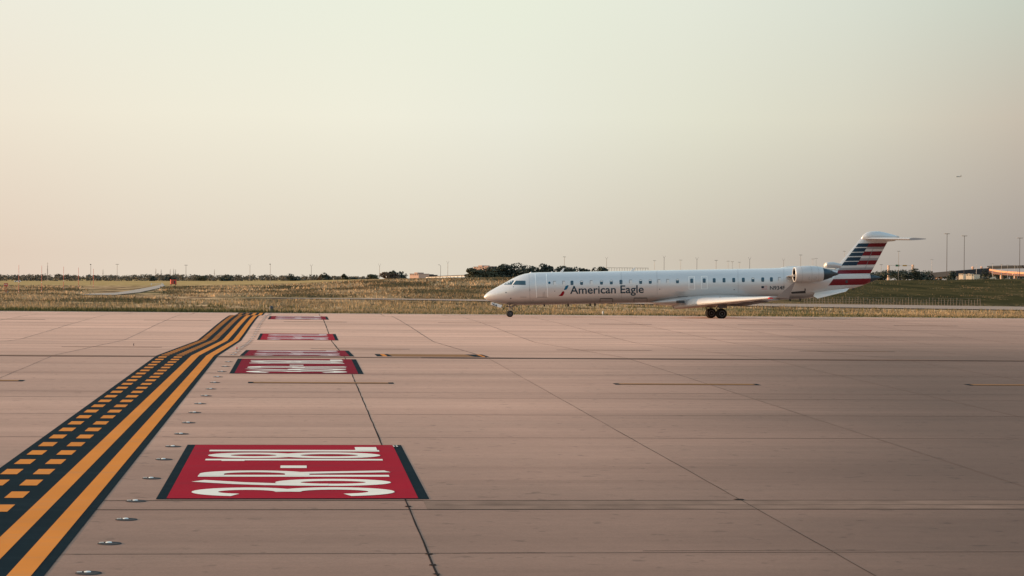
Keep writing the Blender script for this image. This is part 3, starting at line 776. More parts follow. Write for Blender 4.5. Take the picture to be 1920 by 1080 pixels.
for px, yt, yb, d, kd, mt, lb in (
    (89, 492, 527, 1290, 'lattice', 'steel', 'thin whip mast between the second and third red poles'),
    (170, 496.5, 533.5, None, 'knob', 'dark_steel', 'dark slender lamp pole with knob head, among the red poles'),
    (219.5, 496, 527, 1295, 'tee', 'steel', 'thin grey pole with small flat head left of the gravel track'),
    (348.5, 497.5, 527.5, 1295, 'tee', 'dark_steel', 'thin dark pole with flat head right of the red shed'),
    (468.5, 500, 527, 1150, 'fork', 'steel', 'thin pole with forked top, left of the pole with the white band'),
    (506.5, 496, 532.5, None, 'knob', 'steel', 'slender grey lamp pole with white band halfway up'),
    (583.5, 500, 526, 1080, 'fork', 'dark_steel', 'thin dark pole with forked top left of the rusty tree'),
    (711.5, 499, 524, 760, 'fork', 'steel', 'thin pole with forked top just left of the dark bush clump'),
    (826, 498.5, 529, None, 'curved', 'dark_steel', 'dark street lamp with curved arm standing in the grass'),
    (839.5, 494, 518, 700, 'fork', 'steel', 'thin forked pole just right of the curved street lamp'),
    (1058, 482, 519, 760, 'tee', 'steel', 'very thin pole rising out of the domed dark tree'),
    (1137, 486, 519, 760, 'fork', 'steel', 'thin pole at the left end of the pale frame building'),
    (1245, 484, 519, 760, 'fork', 'dark_steel', 'thin dark pole above the fuselage, right of the pale frame building'),
    (1306.5, 487, 519, 760, 'fork', 'dark_steel', 'thin dark forked pole above the two emergency exits'),
    (1342.5, 488.5, 519, 800, 'tee', 'steel', 'faint thin pole above the middle of the fuselage, flat topped'),
    (1405.5, 487, 519, 800, 'fork', 'dark_steel', 'thin dark forked pole above the rear windows'),
    (1469, 489, 519, 800, 'fork', 'steel', 'thin pole just left of the engine'),
    (1501, 478.5, 519, 800, 'tee', 'steel', 'tall thin pole directly above the engine'),
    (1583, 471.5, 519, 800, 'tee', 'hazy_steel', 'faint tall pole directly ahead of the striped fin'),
    (1684.5, 471.5, 519, 900, 'tee', 'steel', 'thin grey pole behind the road sign gantry'),
    (1652, 496.5, 519, 900, 'tee', 'steel', 'short thin pole right behind the rudder edge')):
    pole('slender_pole', px, yt, yb, d, kd, lb, 'pole', GP, mt)
GM = 'tall floodlight masts on the right'
for px, yt, d, lb in ((1775, 438, 1300, 'tallest floodlight mast, nearest the aircraft tail'), (1807.5, 442, 1350, 'middle floodlight mast of the three on the right'), (1911.5, 446, 1350, 'floodlight mast at the right edge in front of the overpass')):
    pole('floodlight_mast', px, yt, 523, d, 'mast', lb, 'floodlight mast', GM, 'dark_steel', .2)
GO = 'lamp poles beside the overpass'
for px, yt, lb in ((1830.5, 496, 'grey pole with cabinet left of the overpass'), (1861, 495, 'lamp pole at the left end of the lit overpass wall'), (1877.5, 496, 'lamp pole over the right overpass pier'),
                   (1889, 497, 'third lamp pole along the lit overpass wall'), (1902.5, 498, 'fourth lamp pole along the lit overpass, left of a near twin'), (1907.5, 498, 'lamp pole tight beside the right floodlight mast')):
    pole('lamp_pole', px, yt, 521, 1380, 'box' if px < 1840 else 'tee', lb, 'lamp pole', GO, 'hazy_steel', .16)
GY = 'hazy power pylons far beyond the wood'
for px, yt, lb in ((292, 503, 'hazy pylon left of the far pylon row'), (302, 505, 'hazy pylon second from the left in the row'), (319, 504.5, 'hazy pylon just left of the darkest one'), (325.5, 503.5, 'darkest hazy pylon directly above the red shed'), (329, 505, 'hazy pylon touching the darkest one'), (402, 505, 'lone hazy pylon far right of the row'), (193, 505, 'lone hazy pylon left, above the wood near the red poles')):
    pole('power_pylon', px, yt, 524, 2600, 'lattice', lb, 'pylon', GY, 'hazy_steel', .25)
GH = 'hazy lamp masts behind the aircraft'
for px, yt, lb in ((1227, 489, 'hazy lamp mast left of the dark pole beyond the frame building'), (1276, 488, 'hazy lamp mast between two dark poles above the fuselage'), (1365, 490, 'hazy lamp mast right of the flat topped faint pole'), (1373, 491, 'shorter hazy mast beside another above the fuselage'), (1386, 492, 'hazy mast left of the dark forked pole above the rear windows'), (1524, 486, 'hazy mast above the engine exhaust'), (1530, 485, 'taller hazy mast above the engine exhaust'), (1747, 487, 'hazy tall mast left of the tallest floodlight mast')):
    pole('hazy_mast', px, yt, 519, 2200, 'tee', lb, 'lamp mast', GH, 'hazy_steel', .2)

# red box on legs, red shed, barrier, markers
b = ground_at(11, 551.5); d = (b-CAM).dot(FW); k = d/FPX
t = empty('equipment_box', b, -TYAW); tag(t, 'small red equipment box on thin legs at the left edge', 'equipment box')
h = at(11, 531, d).z-b.z
mb = MB(); mb.box((0, 0, h-2.6*k), (6.4*k, 4*k, 5.4*k)); mb.box((0, 0, h-5.6*k), (8.6*k, 5*k, .6*k)); mb.build('cabinet', M['shed_red'], t)
for q in range(3):
    mb = MB(); mb.box((-1.6*k+q*1.7*k, -2.05*k, h-2.2*k), (.8*k, .1*k, 2.2*k)); mb.build('white_plate', M['white_metal'], t)
for q in (-1, 1):
    mb = MB(); mb.tube((q*1.6*k, 0, 0), (q*1.6*k, 0, h-5.4*k), .35*k, n=6); mb.build('leg', M['shed_red'], t)
mb = MB(); mb.box((3.4*k, 0, 3*k), (2.2*k, 2*k, 6*k)); mb.build('meter_post', M['steel'], t)
b = ground_at(325, 535); d = (b-CAM).dot(FW); k = d/FPX
t = empty('equipment_shed', b, -TYAW+.35); tag(t, 'red box shaped equipment shed on short legs at the track end', 'shed')
mb = MB(); mb.box((0, 0, 6.2*k), (10.5*k, 7*k, 8.4*k)); mb.build('wall', M['shed_red'], t)
mb = MB(); mb.box((0, 0, 10.7*k), (11.3*k, 7.8*k, .6*k)); mb.build('roof', M['shed_red'], t)
mb = MB(); mb.box((1.5*k, -3.55*k, 5.6*k), (2.6*k, .12*k, 5.6*k)); mb.build('door', M['dark_panel'], t)
for sx in (-1, 1):
    for sy in (-1, 1):
        mb = MB(); mb.box((sx*4.6*k, sy*3*k, .9*k), (.9*k, .9*k, 2.2*k)); mb.build('leg', M['dark_steel'], t)
b = ground_at(294, 535); d = (b-CAM).dot(FW); k = d/FPX
t = empty('barrier_gate', b, -TYAW); tag(t, 'white barrier bar between two white posts left of the red shed', 'barrier')
mb = MB(); mb.box((0, 0, 2.6*k), (20*k, .5*k, .7*k)); mb.build('bar', M['white_metal'], t)
for x, w, hh in ((-10.4, 1.3, 4.2), (9.6, 1.2, 5.2), (11.6, 2.6, 3.2)):
    mb = MB(); mb.box((x*k, 0, hh*k/2), (w*k, w*k, hh*k)); mb.build('post', M['white_metal'], t)
b = ground_at(33, 529); d = (b-CAM).dot(FW); k = d/FPX
t = empty('parked_vehicle', b, -TYAW); tag(t, 'tiny white vehicle far across the field behind the first red pole', 'vehicle')
mb = MB(); mb.box((0, 0, 1.6*k), (12*k, 4*k, 1.6*k)); mb.box((2.4*k, 0, 3*k), (4.6*k, 3.6*k, 1.4*k)); mb.build('body', M['white_metal'], t)
mb = MB(); mb.box((2.4*k, -1.85*k, 3*k), (3.8*k, .1*k, .9*k)); mb.build('window', M['glass'], t)
for s in (-1, 1):
    mb = MB(); mb.tube((s*3.6*k, -2.05*k, .8*k), (s*3.6*k, 2.05*k, .8*k), .8*k, n=10); mb.build('wheel', M['rubber'], t)

def marker(px, yb, w, h, kind, label):
    p = hit(px, yb); z = prof(p.y) if p.y < EDGE else terrain(p.x, p.y)
    t = empty('edge_marker', (p.x, p.y, z)); tag(t, label, 'marker post')
    mb = MB()
    if kind == 'dome':
        mb.lathe_z((0, 0, 0), [(0, w*.5), (h*.62, w*.5)], 14); mb.build('body', M['green_post'], t, smooth=40)
        mb = MB(); mb.lathe_z((0, 0, h*.62), [(.001, w*.54), (h*.2, w*.5), (h*.33, w*.3), (h*.38, .01)], 14); mb.build('cap', M['dark_steel'], t, smooth=40)
    elif kind == 'white':
        mb.lathe_z((0, 0, 0), [(0, w*.5), (h*.8, w*.45), (h, w*.3)], 10); mb.build('body', M['white_metal'], t, smooth=40)
        mb = MB(); mb.lathe_z((0, 0, h), [(0, w*.32), (h*.08, .01)], 10); mb.build('cap', M['steel'], t, smooth=40)
    else:
        mb.lathe_z((0, 0, 0), [(0, w*.9), (h*.06, w*.9), (h*.1, w*.3), (h*.6, w*.3)], 10); mb.build('body', M['dark_steel'], t, smooth=40)
        mb = MB(); mb.lathe_z((0, 0, h*.6), [(0, w*.5), (h*.3, w*.45), (h*.4, .01)], 10); mb.build('lens', M['navred'] if kind == 'red' else M['dark_steel'], t, smooth=40)
marker(508.5, 586.6, .34, .62, 'dome', 'squat dark green marker with domed cap at the grass edge behind the line')
marker(190, 584.3, .16, .34, 'dark', 'small thin dark marker in the green verge on the left')
marker(1130, 591, .14, .36, 'white', 'short white marker stub at the pavement edge under the fuselage')
marker(444, 655.8, .07, .10, 'red', 'tiny red edge light between the yellow line and the third red sign')
marker(250.5, 648, .05, .10, 'dark', 'tiny dark edge light alone on the left taxiway')
marker(1275, 591.2, .10, .12, 'dark', 'tiny dark edge light at the pavement edge ahead of the main wheels')

# ------------------------------------------------------------------ fence along the service road
pts = [(1508+i*5.6, 571.5+(i*5.6)*.0105) for i in range(60)]
b0 = hit(*pts[0]); fence = empty('wire_fence', (b0.x, b0.y, terrain(b0.x, b0.y))); tag(fence, 'long row of pale thin fence posts with wire below the green bank', 'fence')
first = None; wires = MB(); last = None
for (px, py) in pts:
    p = hit(px, py-1.5); z = terrain(p.x, p.y); loc = Vector((p.x, p.y, z))-fence.location
    if first is None:
        mb = MB(); mb.tube((0, 0, -.1), (0, 0, 1.0), .035, .03, 6); first = mb.build('post', M['fence_post'], fence); o = first
    else: o = first.copy(); C.objects.link(o); o.parent = fence
    o.location = loc; o.rotation_euler = (random.uniform(-.08, .08), random.uniform(-.10, .10), 0); o.scale = (1, 1, random.uniform(.7, 1.05))
    if last is not None:
        for hgt in (.35, .65, .95): wires.tube(last+Vector((0, 0, hgt)), loc+Vector((0, 0, hgt)), .012, n=4, caps=False)
    last = loc
wires.build('wire', M['steel'], fence)

# ------------------------------------------------------------------ buildings and highway
def block(name, px0, px1, yt, yb, d, mat, label, cat, roofs=(), win=0, depth=14, group=None):
    b = at((px0+px1)/2, yb, d); z0 = min(terrain(b.x, b.y), b.z)-.2; k = d/FPX; top = at((px0+px1)/2, yt, d).z
    w = (px1-px0)*k; h = top-z0
    t = empty(name, (b.x, b.y, z0), -TYAW-.45); tag(t, label, cat, group)
    mb = MB(); mb.box((0, depth/2, h/2), (w, depth, h)); mb.build('wall', M[mat], t)
    mb = MB(); mb.box((0, depth/2, h+.25*k), (w+.8*k, depth+.8*k, .5*k)); mb.build('roof', M['shade_concrete'], t)
    for (fx, fw, fh) in roofs:
        mb = MB(); mb.box(((fx-.5)*w, depth/2, h+.5*k+fh*k/2), (fw*w, depth*.6, fh*k)); mb.build('roof_block', M[mat], t)
    for i in range(win):
        mb = MB(); mb.box((-w/2+w*(i+.5)/win, -.06, h-1.7*k), (w/win*.55, .1, 1.3*k)); mb.build('window', M['glass'], t)
    return t
block('terminal_building', 767, 786, 513.5, 521, 1400, 'wall_peach', 'pink peach low building right of the dark bush clump on the horizon', 'building', ((.45, .35, 2.2),), 4)
block('terminal_building', 787, 803, 515.6, 521, 1500, 'shade_concrete', 'bluish grey low building right of the pink one', 'building', ((.6, .3, 1.0),), 3)
block('terminal_building', 886, 915, 500.5, 521, 1100, 'wall_peach', 'peach building top peeking above the left end of the dark grove', 'building', ((.3, .28, 2.6), (.75, .3, 1.2)), 5)
block('low_building', 1811, 1826, 514.2, 523, 1300, 'wall_cream', 'cream low building right of the middle floodlight mast', 'building', ((.2, .3, .8),), 3)
block('low_building', 1797.5, 1806, 513.2, 523, 1320, 'wall_cream', 'small grey cream building left of the middle floodlight mast', 'building', (), 2)
block('low_building', 1841, 1856, 518.2, 523, 1300, 'wall_cream', 'flat pale building strip under the left end of the overpass', 'building', (), 4)
block('low_building', 1779, 1783, 514.5, 523, 1200, 'wall_peach', 'tiny peach hut right of the tallest floodlight mast', 'building', (), 1, 4)
t = empty('frame_building', at(1176, 519, 1500), -TYAW); k = 1500/FPX; tag(t, 'pale skeletal frame building behind the fuselage roof', 'building')
z0 = terrain(t.location.x, t.location.y); t.location.z = z0; h = at(1176, 502.2, 1500).z-z0
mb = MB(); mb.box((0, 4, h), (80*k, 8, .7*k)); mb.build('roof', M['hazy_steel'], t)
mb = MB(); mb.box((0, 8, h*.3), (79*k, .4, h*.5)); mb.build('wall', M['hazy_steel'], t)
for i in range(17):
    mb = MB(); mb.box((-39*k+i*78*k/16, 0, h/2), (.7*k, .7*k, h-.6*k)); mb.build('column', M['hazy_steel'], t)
# far road bridge left of the grove
a, b = at(800, 519.5, 900), at(884, 516.2, 850)
t = empty('road_bridge', (a.x, a.y, terrain(a.x, a.y))); tag(t, 'low dark road rail sloping up toward the dark grove', 'bridge')
def beam(name, pts_, hh, mat, parent, th=.5):
    mb = MB()
    for p, q in zip(pts_, pts_[1:]):
        p, q = Vector(p), Vector(q); n_ = Vector((-(q-p).y, (q-p).x, 0)).normalized()*th/2; u = Vector((0, 0, hh))
        vs_ = [p-n_, q-n_, q+n_, p+n_, p-n_+u, q-n_+u, q+n_+u, p+n_+u]
        mb.add([v_-parent.location for v_ in vs_], [(3, 2, 1, 0), (4, 5, 6, 7), (0, 1, 5, 4), (1, 2, 6, 5), (2, 3, 7, 6), (3, 0, 4, 7)])
    return mb.build(name, mat, parent)
beam('rail', [a, b], .28, M['dark_steel'], t)
beam('parapet', [a-Vector((0, -1, .32)), b-Vector((0, -1, .32))], .26, M['white_metal'], t)
for i in range(12):
    p = a.lerp(b, (i+.5)/12); z = terrain(p.x, p.y)-t.location.z; q = p-t.location
    mb = MB(); mb.box((q.x, q.y, (z+q.z)/2-.1), (.25, .25, max(q.z-z, .3))); mb.build('post', M['steel'], t)
# sign gantry
pL, pR = at(1666, 516, 1100), at(1711.5, 515.5, 1100); k = 1100/FPX
t = empty('sign_gantry', (pL.x, pL.y, terrain(pL.x, pL.y))); tag(t, 'road sign gantry with two pinkish round piers right of the aircraft tail', 'sign gantry')
for p, yt in ((pL, 497.5), (pR, 496.3)):
    z1 = at(1666 if p is pL else 1711.5, yt, 1100).z; q = p-t.location
    mb = MB(); mb.tube((q.x, q.y, -.5), (q.x, q.y, z1-t.location.z), 2.6*k, 2.3*k, 14); mb.tube((q.x, q.y, -.5), (q.x, q.y, 1.2), 3.4*k, 2.7*k, 14); mb.build('pier', M['concrete_far'], t, smooth=50)
z1 = at(1690, 498.2, 1100)
mb = MB(); q0, q1 = pL-t.location, pR-t.location; zz = z1.z-t.location.z
for dz in (0, .8*k): mb.tube((q0.x, q0.y, zz+dz), (q1.x, q1.y, zz+dz), .16*k, n=5)
for i in range(12):
    a_, b_ = q0.lerp(q1, i/12), q0.lerp(q1, (i+1)/12); mb.tube((a_.x, a_.y, zz), (b_.x, b_.y, zz+.8*k), .10*k, n=4)
mb.build('truss', M['hazy_steel'], t)
for fx, w, hh, mt in ((.36, 7, 3.6, 'sign_green'), (.66, 8, 2.4, 'sign_amber')):
    q = q0.lerp(q1, fx); mb = MB(); mb.box((q.x, q.y-.8*k, zz+.2*k), (w*k, .3*k, hh*k), rz=-TYAW); mb.build('sign_panel', M[mt], t)
# shaded highway ramp
A = [at(1742, 513.5, 1500), at(1790, 509.5, 1480), at(1852, 504.5, 1480)]
t = empty('highway_ramp', (A[0].x, A[0].y, terrain(A[0].x, A[0].y))); tag(t, 'dark shaded highway ramp climbing to the right behind the lamp masts', 'bridge')
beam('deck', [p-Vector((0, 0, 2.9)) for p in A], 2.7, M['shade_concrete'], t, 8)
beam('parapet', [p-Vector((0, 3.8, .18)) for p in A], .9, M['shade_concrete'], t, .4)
for px, y0 in ((1757, 515), (1764, 514), (1781, 513), (1796, 512), (1815, 510.5), (1834, 509)):
    p = at(px, y0, 1490); q = p-t.location; mb = MB(); mb.box((q.x, q.y, (q.z-1)/2-.8), (1.3, 2.5, max(q.z+.4, 1.5)), rz=-TYAW); mb.build('pier', M['concrete_far'], t)
# lit overpass
A = [at(1851, 503.2, 1640), at(1858, 505.6, 1590), at(1872, 508.2, 1530), at(1890, 510.0, 1470), at(1925, 511.8, 1380), at(2010, 513, 1250), at(2300, 514, 1150)]
t = empty('curved_overpass', (A[0].x, A[0].y, terrain(A[0].x, A[0].y))); tag(t, 'curved overpass with barrier glowing orange in the low sun at the right edge', 'bridge')
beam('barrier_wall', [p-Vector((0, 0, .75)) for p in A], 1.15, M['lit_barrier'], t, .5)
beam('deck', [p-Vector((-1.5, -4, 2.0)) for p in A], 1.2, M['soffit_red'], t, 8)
B = [at(1860, 501.2, 1750), at(1885, 500.4, 1720), at(1925, 499.8, 1690), at(2010, 499.4, 1650), at(2300, 499.4, 1600)]
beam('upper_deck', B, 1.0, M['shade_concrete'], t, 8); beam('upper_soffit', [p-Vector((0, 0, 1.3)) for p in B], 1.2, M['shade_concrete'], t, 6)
for px, y0, d in ((1950, 513.5, 1350), (2060, 514.5, 1230), (2200, 515, 1180), (1856, 508, 1590), (1861.5, 509, 1570), (1878, 511.5, 1500), (1904, 513, 1420)):
    p = at(px, y0, d); q = p-t.location; mb = MB(); mb.box((q.x, q.y, (q.z-2)/2), (1.6, 2.6, q.z+2), rz=-TYAW); mb.box((q.x, q.y, q.z-.4), (3.2, 3.0, .8), rz=-TYAW); mb.build('pier', M['concrete_far'], t)
for px, d, lb in ((1824, 1900, 'small pale round tank on the horizon left of the overpass'), (1840.5, 1900, 'small pinkish round tank just left of the overpass end')):
    p = at(px, 507, d); t = empty('storage_tank', p); tag(t, lb, 'tank', 'round tanks on the horizon'); h = at(px, 501.2, d).z-p.z
    mb = MB(); mb.lathe_z((0, 0, -6), [(0, .7), (h+6-1.2, .7), (h+6-.6, 1.1), (h+6+.2, 1.15), (h+6+.7, .8), (h+6+.9, .05)], 14); mb.build('tank', M['wall_peach'], t, smooth=40)

# ------------------------------------------------------------------ the regional jet
PSI, TH = rad(7.2), .0268     # heading away from the picture plane, nose-down stance
NX, NZ, NAX = -2.34, 186.0, 3.09
cps, sps = math.cos(PSI), math.sin(PSI)
jet = empty('regional_jet'); tag(jet, 'silver twin engine regional jet with red, white and blue striped tail taxiing left', 'airliner')
nose = R0*NX + F0*NZ; jet.location = (nose.x, nose.y, NAX)
jet.rotation_euler = (0, -TH, PSI-TYAW)
def LX(px, y=0.0):
    k = (px-960)/FPX
    return (k*(NZ+cps*y) - NX + sps*y)/(cps - sps*k)
def LZ(px, py, x, y):
    d = NZ + sps*x + cps*y
    return CAMZ - (py-(526+ROLL*(px-960)))*d/FPX - (NAX+TH*x)
def L(px, py, y=0.0):
    x = LX(px, y); return Vector((x, y, LZ(px, py, x, y)))
# fuselage stations: x, z centre, half height, half width
ST = []
for px, yt, yb, w in ((907.3, 556.3, 557.9, .05), (908.6, 553.8, 559.8, .15), (912, 550.2, 562, .30), (918, 546.0, 564.4, .47), (926, 541.4, 566.6, .64), (936, 536.0, 568.6, .81), (945, 531.2, 569.8, .95), (954, 526.2, 570.8, 1.07),
                      (962, 521.9, 571.3, 1.16), (972, 517.2, 571.8, 1.24), (984, 513.4, 572, 1.30), (996, 511.4, 572, 1.335), (1010, 510.6, 571.8, 1.345)):
    a, b = L(px, yt), L(px, yb); ST.append((a.x, (a.z+b.z)/2, (a.z-b.z)/2, w))
zc_, hz_ = ST[-1][1], ST[-1][2]
ST.append((9, 0, 1.345, 1.345)); ST.append((LX(1440), 0, 1.345, 1.345))
for px, yt, yb, w in ((1500, 500.6, 560.9, 1.31), (1512, 500.6, 559.6, 1.26), (1528, 501.4, 556.2, 1.15), (1545, 502.6, 552.4, .98), (1562, 504.4, 548.6, .82), (1582, 507, 544.4, .66), (1600, 509.2, 540.4, .52), (1616, 511.6, 535.6, .40), (1631, 513.8, 530, .30)):
    a, b = L(px, yt), L(px, yb); ST.append((a.x, (a.z+b.z)/2, (a.z-b.z)/2, w))
TC = []
for px, yt, yb, w in ((1631, 513.8, 530, .30), (1637, 515, 527.6, .24), (1644, 517, 524.6, .16), (1650.5, 519.6, 521.6, .05)):
    a, b = L(px, yt), L(px, yb); TC.append((a.x, (a.z+b.z)/2, (a.z-b.z)/2, w))
def station(x):
    if x <= ST[0][0]: return ST[0][1:]
    for i in range(len(ST)-1):
        if x <= ST[i+1][0]:
            t = (x-ST[i][0])/max(ST[i+1][0]-ST[i][0], 1e-6)
            return tuple(ST[i][k]+(ST[i+1][k]-ST[i][k])*t for k in (1, 2, 3))
    return ST[-1][1:]
def skin_y(x, z, off=.008):
    zc, hz, w = station(x); q = max(-1, min(1, (z-zc)/hz))
    return -(w*math.sqrt(max(0, 1-q*q)) + off)
def on_skin(px, py, off=.008):
    y = -1.1
    for _ in range(6):
        p = L(px, py, y); y = .4*y+.6*skin_y(p.x, p.z, off)
    p = L(px, py, y); return Vector((p.x, skin_y(p.x, p.z, off), p.z))
def zrow(py, px=1600): return L(px, py).z
red, white, grey, blue, sil = (.145, .004, .011), (.52, .52, .51), (.27, .27, .28), (.003, .026, .052), (.50, .50, .49)
rows_ = [(540.6, 'w'), (534.5, 'r'), (522.8, 's'), (513.3, 'r'), (506.4, 'g'), (501.9, 'w'), (497.8, 'B')]
zb = [(zrow(560), sil), (zrow(540), (.5, .5, .5)), (zrow(534.5), red), (zrow(522.8), white), (zrow(513.3), red), (zrow(506.4), grey), (zrow(502), white)]
cut = lambda c: 420+c/7.2
blue_rows = zb + [(zrow(cut(560)), blue), (zrow(cut(510)), white), (zrow(cut(500)), blue), (zrow(cut(449)), white), (zrow(cut(437)), blue), (zrow(cut(388)), white), (zrow(cut(378)), blue), (zrow(cut(327)), white), (zrow(cut(315)), blue), (zrow(cut(264)), sil)]
red_rows = zb + [(zrow(cut(555)), red), (zrow(cut(495)), grey), (zrow(cut(466)), white), (zrow(cut(432)), red), (zrow(cut(375)), white), (zrow(cut(345)), grey), (zrow(cut(315)), red), (zrow(cut(264)), sil)]
pa, pb = L(1610, 456.8), L(1549, 534); k1 = (pa.x-pb.x)/(pa.z-pb.z); c1 = pa.x-k1*pa.z
qa, qb = L(1629.6, 457.2), L(1606, 497); k2 = (qa.x-qb.x)/(qa.z-qb.z); c2 = qa.x-k2*qa.z
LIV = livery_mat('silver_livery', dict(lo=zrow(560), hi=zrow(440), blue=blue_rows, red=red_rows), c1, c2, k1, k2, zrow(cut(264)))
def ringf(x, zc, hz, w, n=56): return [(x, w*math.cos(i*2*math.pi/n), zc+hz*math.sin(i*2*math.pi/n)) for i in range(n)]
mb = MB(); stl = []
for a, b in zip(ST, ST[1:]):
    m_ = 10 if b[0]-a[0] > 4 else 2
    for j in range(m_): stl.append(tuple(a[k]+(b[k]-a[k])*j/m_ for k in range(4)))
stl.append(ST[-1]); mb.rings([ringf(*s) for s in stl])
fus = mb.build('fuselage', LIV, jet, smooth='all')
mb = MB(); mb.rings([ringf(*s) for s in TC]); mb.build('tail_cone', M['hot_metal'], jet, smooth=50)

def decal(name, polys, mat, parent, off=.008, dy=1.6, dx=4, holes=()):
    """flat shapes in side view laid on the fuselage skin"""
    bm = bmesh.new()
    for poly in polys:
        vs_ = [bm.verts.new((p[0], p[1], 0)) for p in poly]; bm.faces.new(vs_)
    ys = [v.co.y for v in bm.verts]; xs = [v.co.x for v in bm.verts]
    y = math.floor(min(ys)/dy)*dy+dy
    while y < max(ys):
        bmesh.ops.bisect_plane(bm, geom=bm.verts[:]+bm.edges[:]+bm.faces[:], plane_co=(0, y, 0), plane_no=(0, 1, 0)); y += dy
    x = min(xs)+dx
    while x < max(xs):
        bmesh.ops.bisect_plane(bm, geom=bm.verts[:]+bm.edges[:]+bm.faces[:], plane_co=(x, 0, 0), plane_no=(1, 0, 0)); x += dx
    bmesh.ops.triangulate(bm, faces=bm.faces[:])
    for v in bm.verts: v.co = on_skin(v.co.x, v.co.y, off)
    me = bpy.data.meshes.new(name); bm.to_mesh(me); bm.free(); me.materials.append(mat)
    o = bpy.data.objects.new(name, me); C.objects.link(o); o.parent = parent; return o
def text_polys(body, x0, x1, ybase, cap, slope=0, offset=0, spacing=1.0):
    """the letters of a word as side-view polygons"""
    c = bpy.data.curves.new('lettering', 'FONT'); c.body = body; c.offset = offset; c.space_character = spacing; c.resolution_u = 4
    o = bpy.data.objects.new('lettering', c); C.objects.link(o)
    dg = bpy.context.evaluated_depsgraph_get(); me = bpy.data.meshes.new_from_object(o.evaluated_get(dg))
    xs = [v.co.x for v in me.vertices]; a, b = min(xs), max(xs)
    out = []
    for p in me.polygons:
        q = []
        for i in p.vertices:
            co = me.vertices[i].co; X = x0+(co.x-a)/(b-a)*(x1-x0); q.append((X, ybase+slope*(X-x0)-co.y/.686*cap))
        out.append(q)
    bpy.data.objects.remove(o); bpy.data.meshes.remove(me); bpy.data.curves.remove(c)
    return out
decal('title_lettering', text_polys('American Eagle', 1068.8, 1207, 550.9, 14.4, -.013, .012), M['title'], jet, .010)
sym = decal('tail_emblem', [[(1057.3, 543.5), (1060.4, 536.6), (1063, 535.1), (1066.6, 535.1), (1063.2, 542), (1061, 543.5)]], M['decal_blue'], jet, .010)
decal('red_half', [[(1047, 555), (1051, 551.5), (1054.4, 546.4), (1056.6, 545.7), (1058.4, 547.4), (1057.6, 550.6), (1055, 554.4), (1053.4, 555)]], M['decal_red'], sym, .010)
decal('registration', text_polys('N934F', 1443.6, 1471.5, 543.2, 6.8, -.01, .014), M['title'], jet, .010)
fl = decal('flag', [[(1427.4, 536.3), (1438.8, 536), (1438.8, 543.2), (1427.6, 543.5)]], M['white_trim'], jet, .009)
decal('flag_canton', [[(1427.5, 536.4), (1432.4, 536.2), (1432.4, 540), (1427.6, 540.1)]], M['title'], fl, .013)
for i in range(4):
    y = 536.3+i*1.9; x0 = 1432.5 if i < 2 else 1427.7
    decal('flag_stripe', [[(x0, y), (1438.7, y-.1), (1438.7, y+.75), (x0, y+.85)]], M['decal_red'], fl, .012)
# cabin windows
def rrect(cx, cy, w, h, r=1.6):
    out = []
    for sx, sy, a0 in ((1, 1, 0), (-1, 1, 90), (-1, -1, 180), (1, -1, 270)):
        for k in range(4):
            a = rad(a0+k*30); out.append((cx+sx*(w/2-r)+r*math.cos(a), cy+sy*(h/2-r)+r*math.sin(a)))
    return out
WX = [(1040, 'c'), (1057.5, 'c'), (1072.7, 'o'), (1090.7, 'h'), (1109, 'c'), (1128, 'h'), (1146.5, 'h'), (1164.5, 'o'), (1182.7, 'c'), (1201.5, 'h'), (1219.5, 'h'), (1236, 'c'), (1252.5, 'c'), (1270.5, 'h'),
      (1297.2, 'o'), (1320.7, 'o'), (1339.4, 'o'), (1357.8, 'o'), (1376, 'o'), (1394, 'o'), (1412, 'h'), (1430.4, 'o'), (1446.6, 'o'), (1462, 'c')]
for px, k in WX:
    cy = 530.9-(px-1040)*.0172
    w = decal('cabin_window', [rrect(px, cy, 5.5, 8.4)], M['glass'] if k != 'c' else M['shade'], jet, .008)
    if k == 'h': decal('window_blind', [[(px-2.2, cy-3.7), (px+2.2, cy-3.7), (px+2.4, cy-1.4), (px-2.4, cy-1.4)]], M['shade'], w, .012)
    if k == 'c': decal('window_edge_shadow', [[(px-2.7, cy-4.1), (px+2.4, cy-4.1), (px+2.4, cy-3.1), (px-1.9, cy-3.1), (px-1.9, cy+2.6), (px-2.7, cy+2.6)]], M['panel_line'], w, .012)  # painted shadow along the top and left of a closed window
# cockpit glass
cw = decal('cockpit_window', [[(961.2, 533.9), (967.4, 526.1), (985.4, 526.2), (985.9, 534.2)]], M['glass'], jet, .01)
decal('cockpit_window', [[(944.8, 533.6), (954.6, 525.9), (965.2, 525.7), (959.6, 533.8)]], M['glass'], jet, .01)
decal('window_frame', [[(959.6, 533.9), (965.2, 525.7), (967.4, 526.0), (961.2, 534.0)]], M['white_trim'], cw, .012)
# doors
def outline(x0, y0, x1, y1, w, sl=0):
    return [[(x0, y0), (x0+w, y0), (x0+w+sl, y1), (x0+sl, y1)], [(x1-w, y0), (x1, y0), (x1+sl, y1), (x1-w+sl, y1)], [(x0+w, y0), (x1-w, y0), (x1-w, y0+w*.9), (x0+w, y0+w*.9)], [(x0+w+sl, y1-w*.9), (x1-w+sl, y1-w*.9), (x1-w+sl, y1), (x0+w+sl, y1)]]
dr = decal('cabin_door', [[(1003, 513.4), (1004.5, 513.4), (1007, 557.8), (1005.4, 557.8)], [(1024, 513.2), (1025.4, 513.2), (1027.6, 556), (1026, 557.8)]], M['white_trim'], jet, .012)
decal('door_sill', [[(1007, 556.9), (1026, 556.9), (1026, 557.7), (1007, 557.7)], [(1018, 548), (1018.6, 548), (1018.6, 557), (1018, 557)], [(1021, 547), (1021.6, 547), (1021.6, 556.5), (1021, 556.5)]], M['panel_line'], dr, .011)
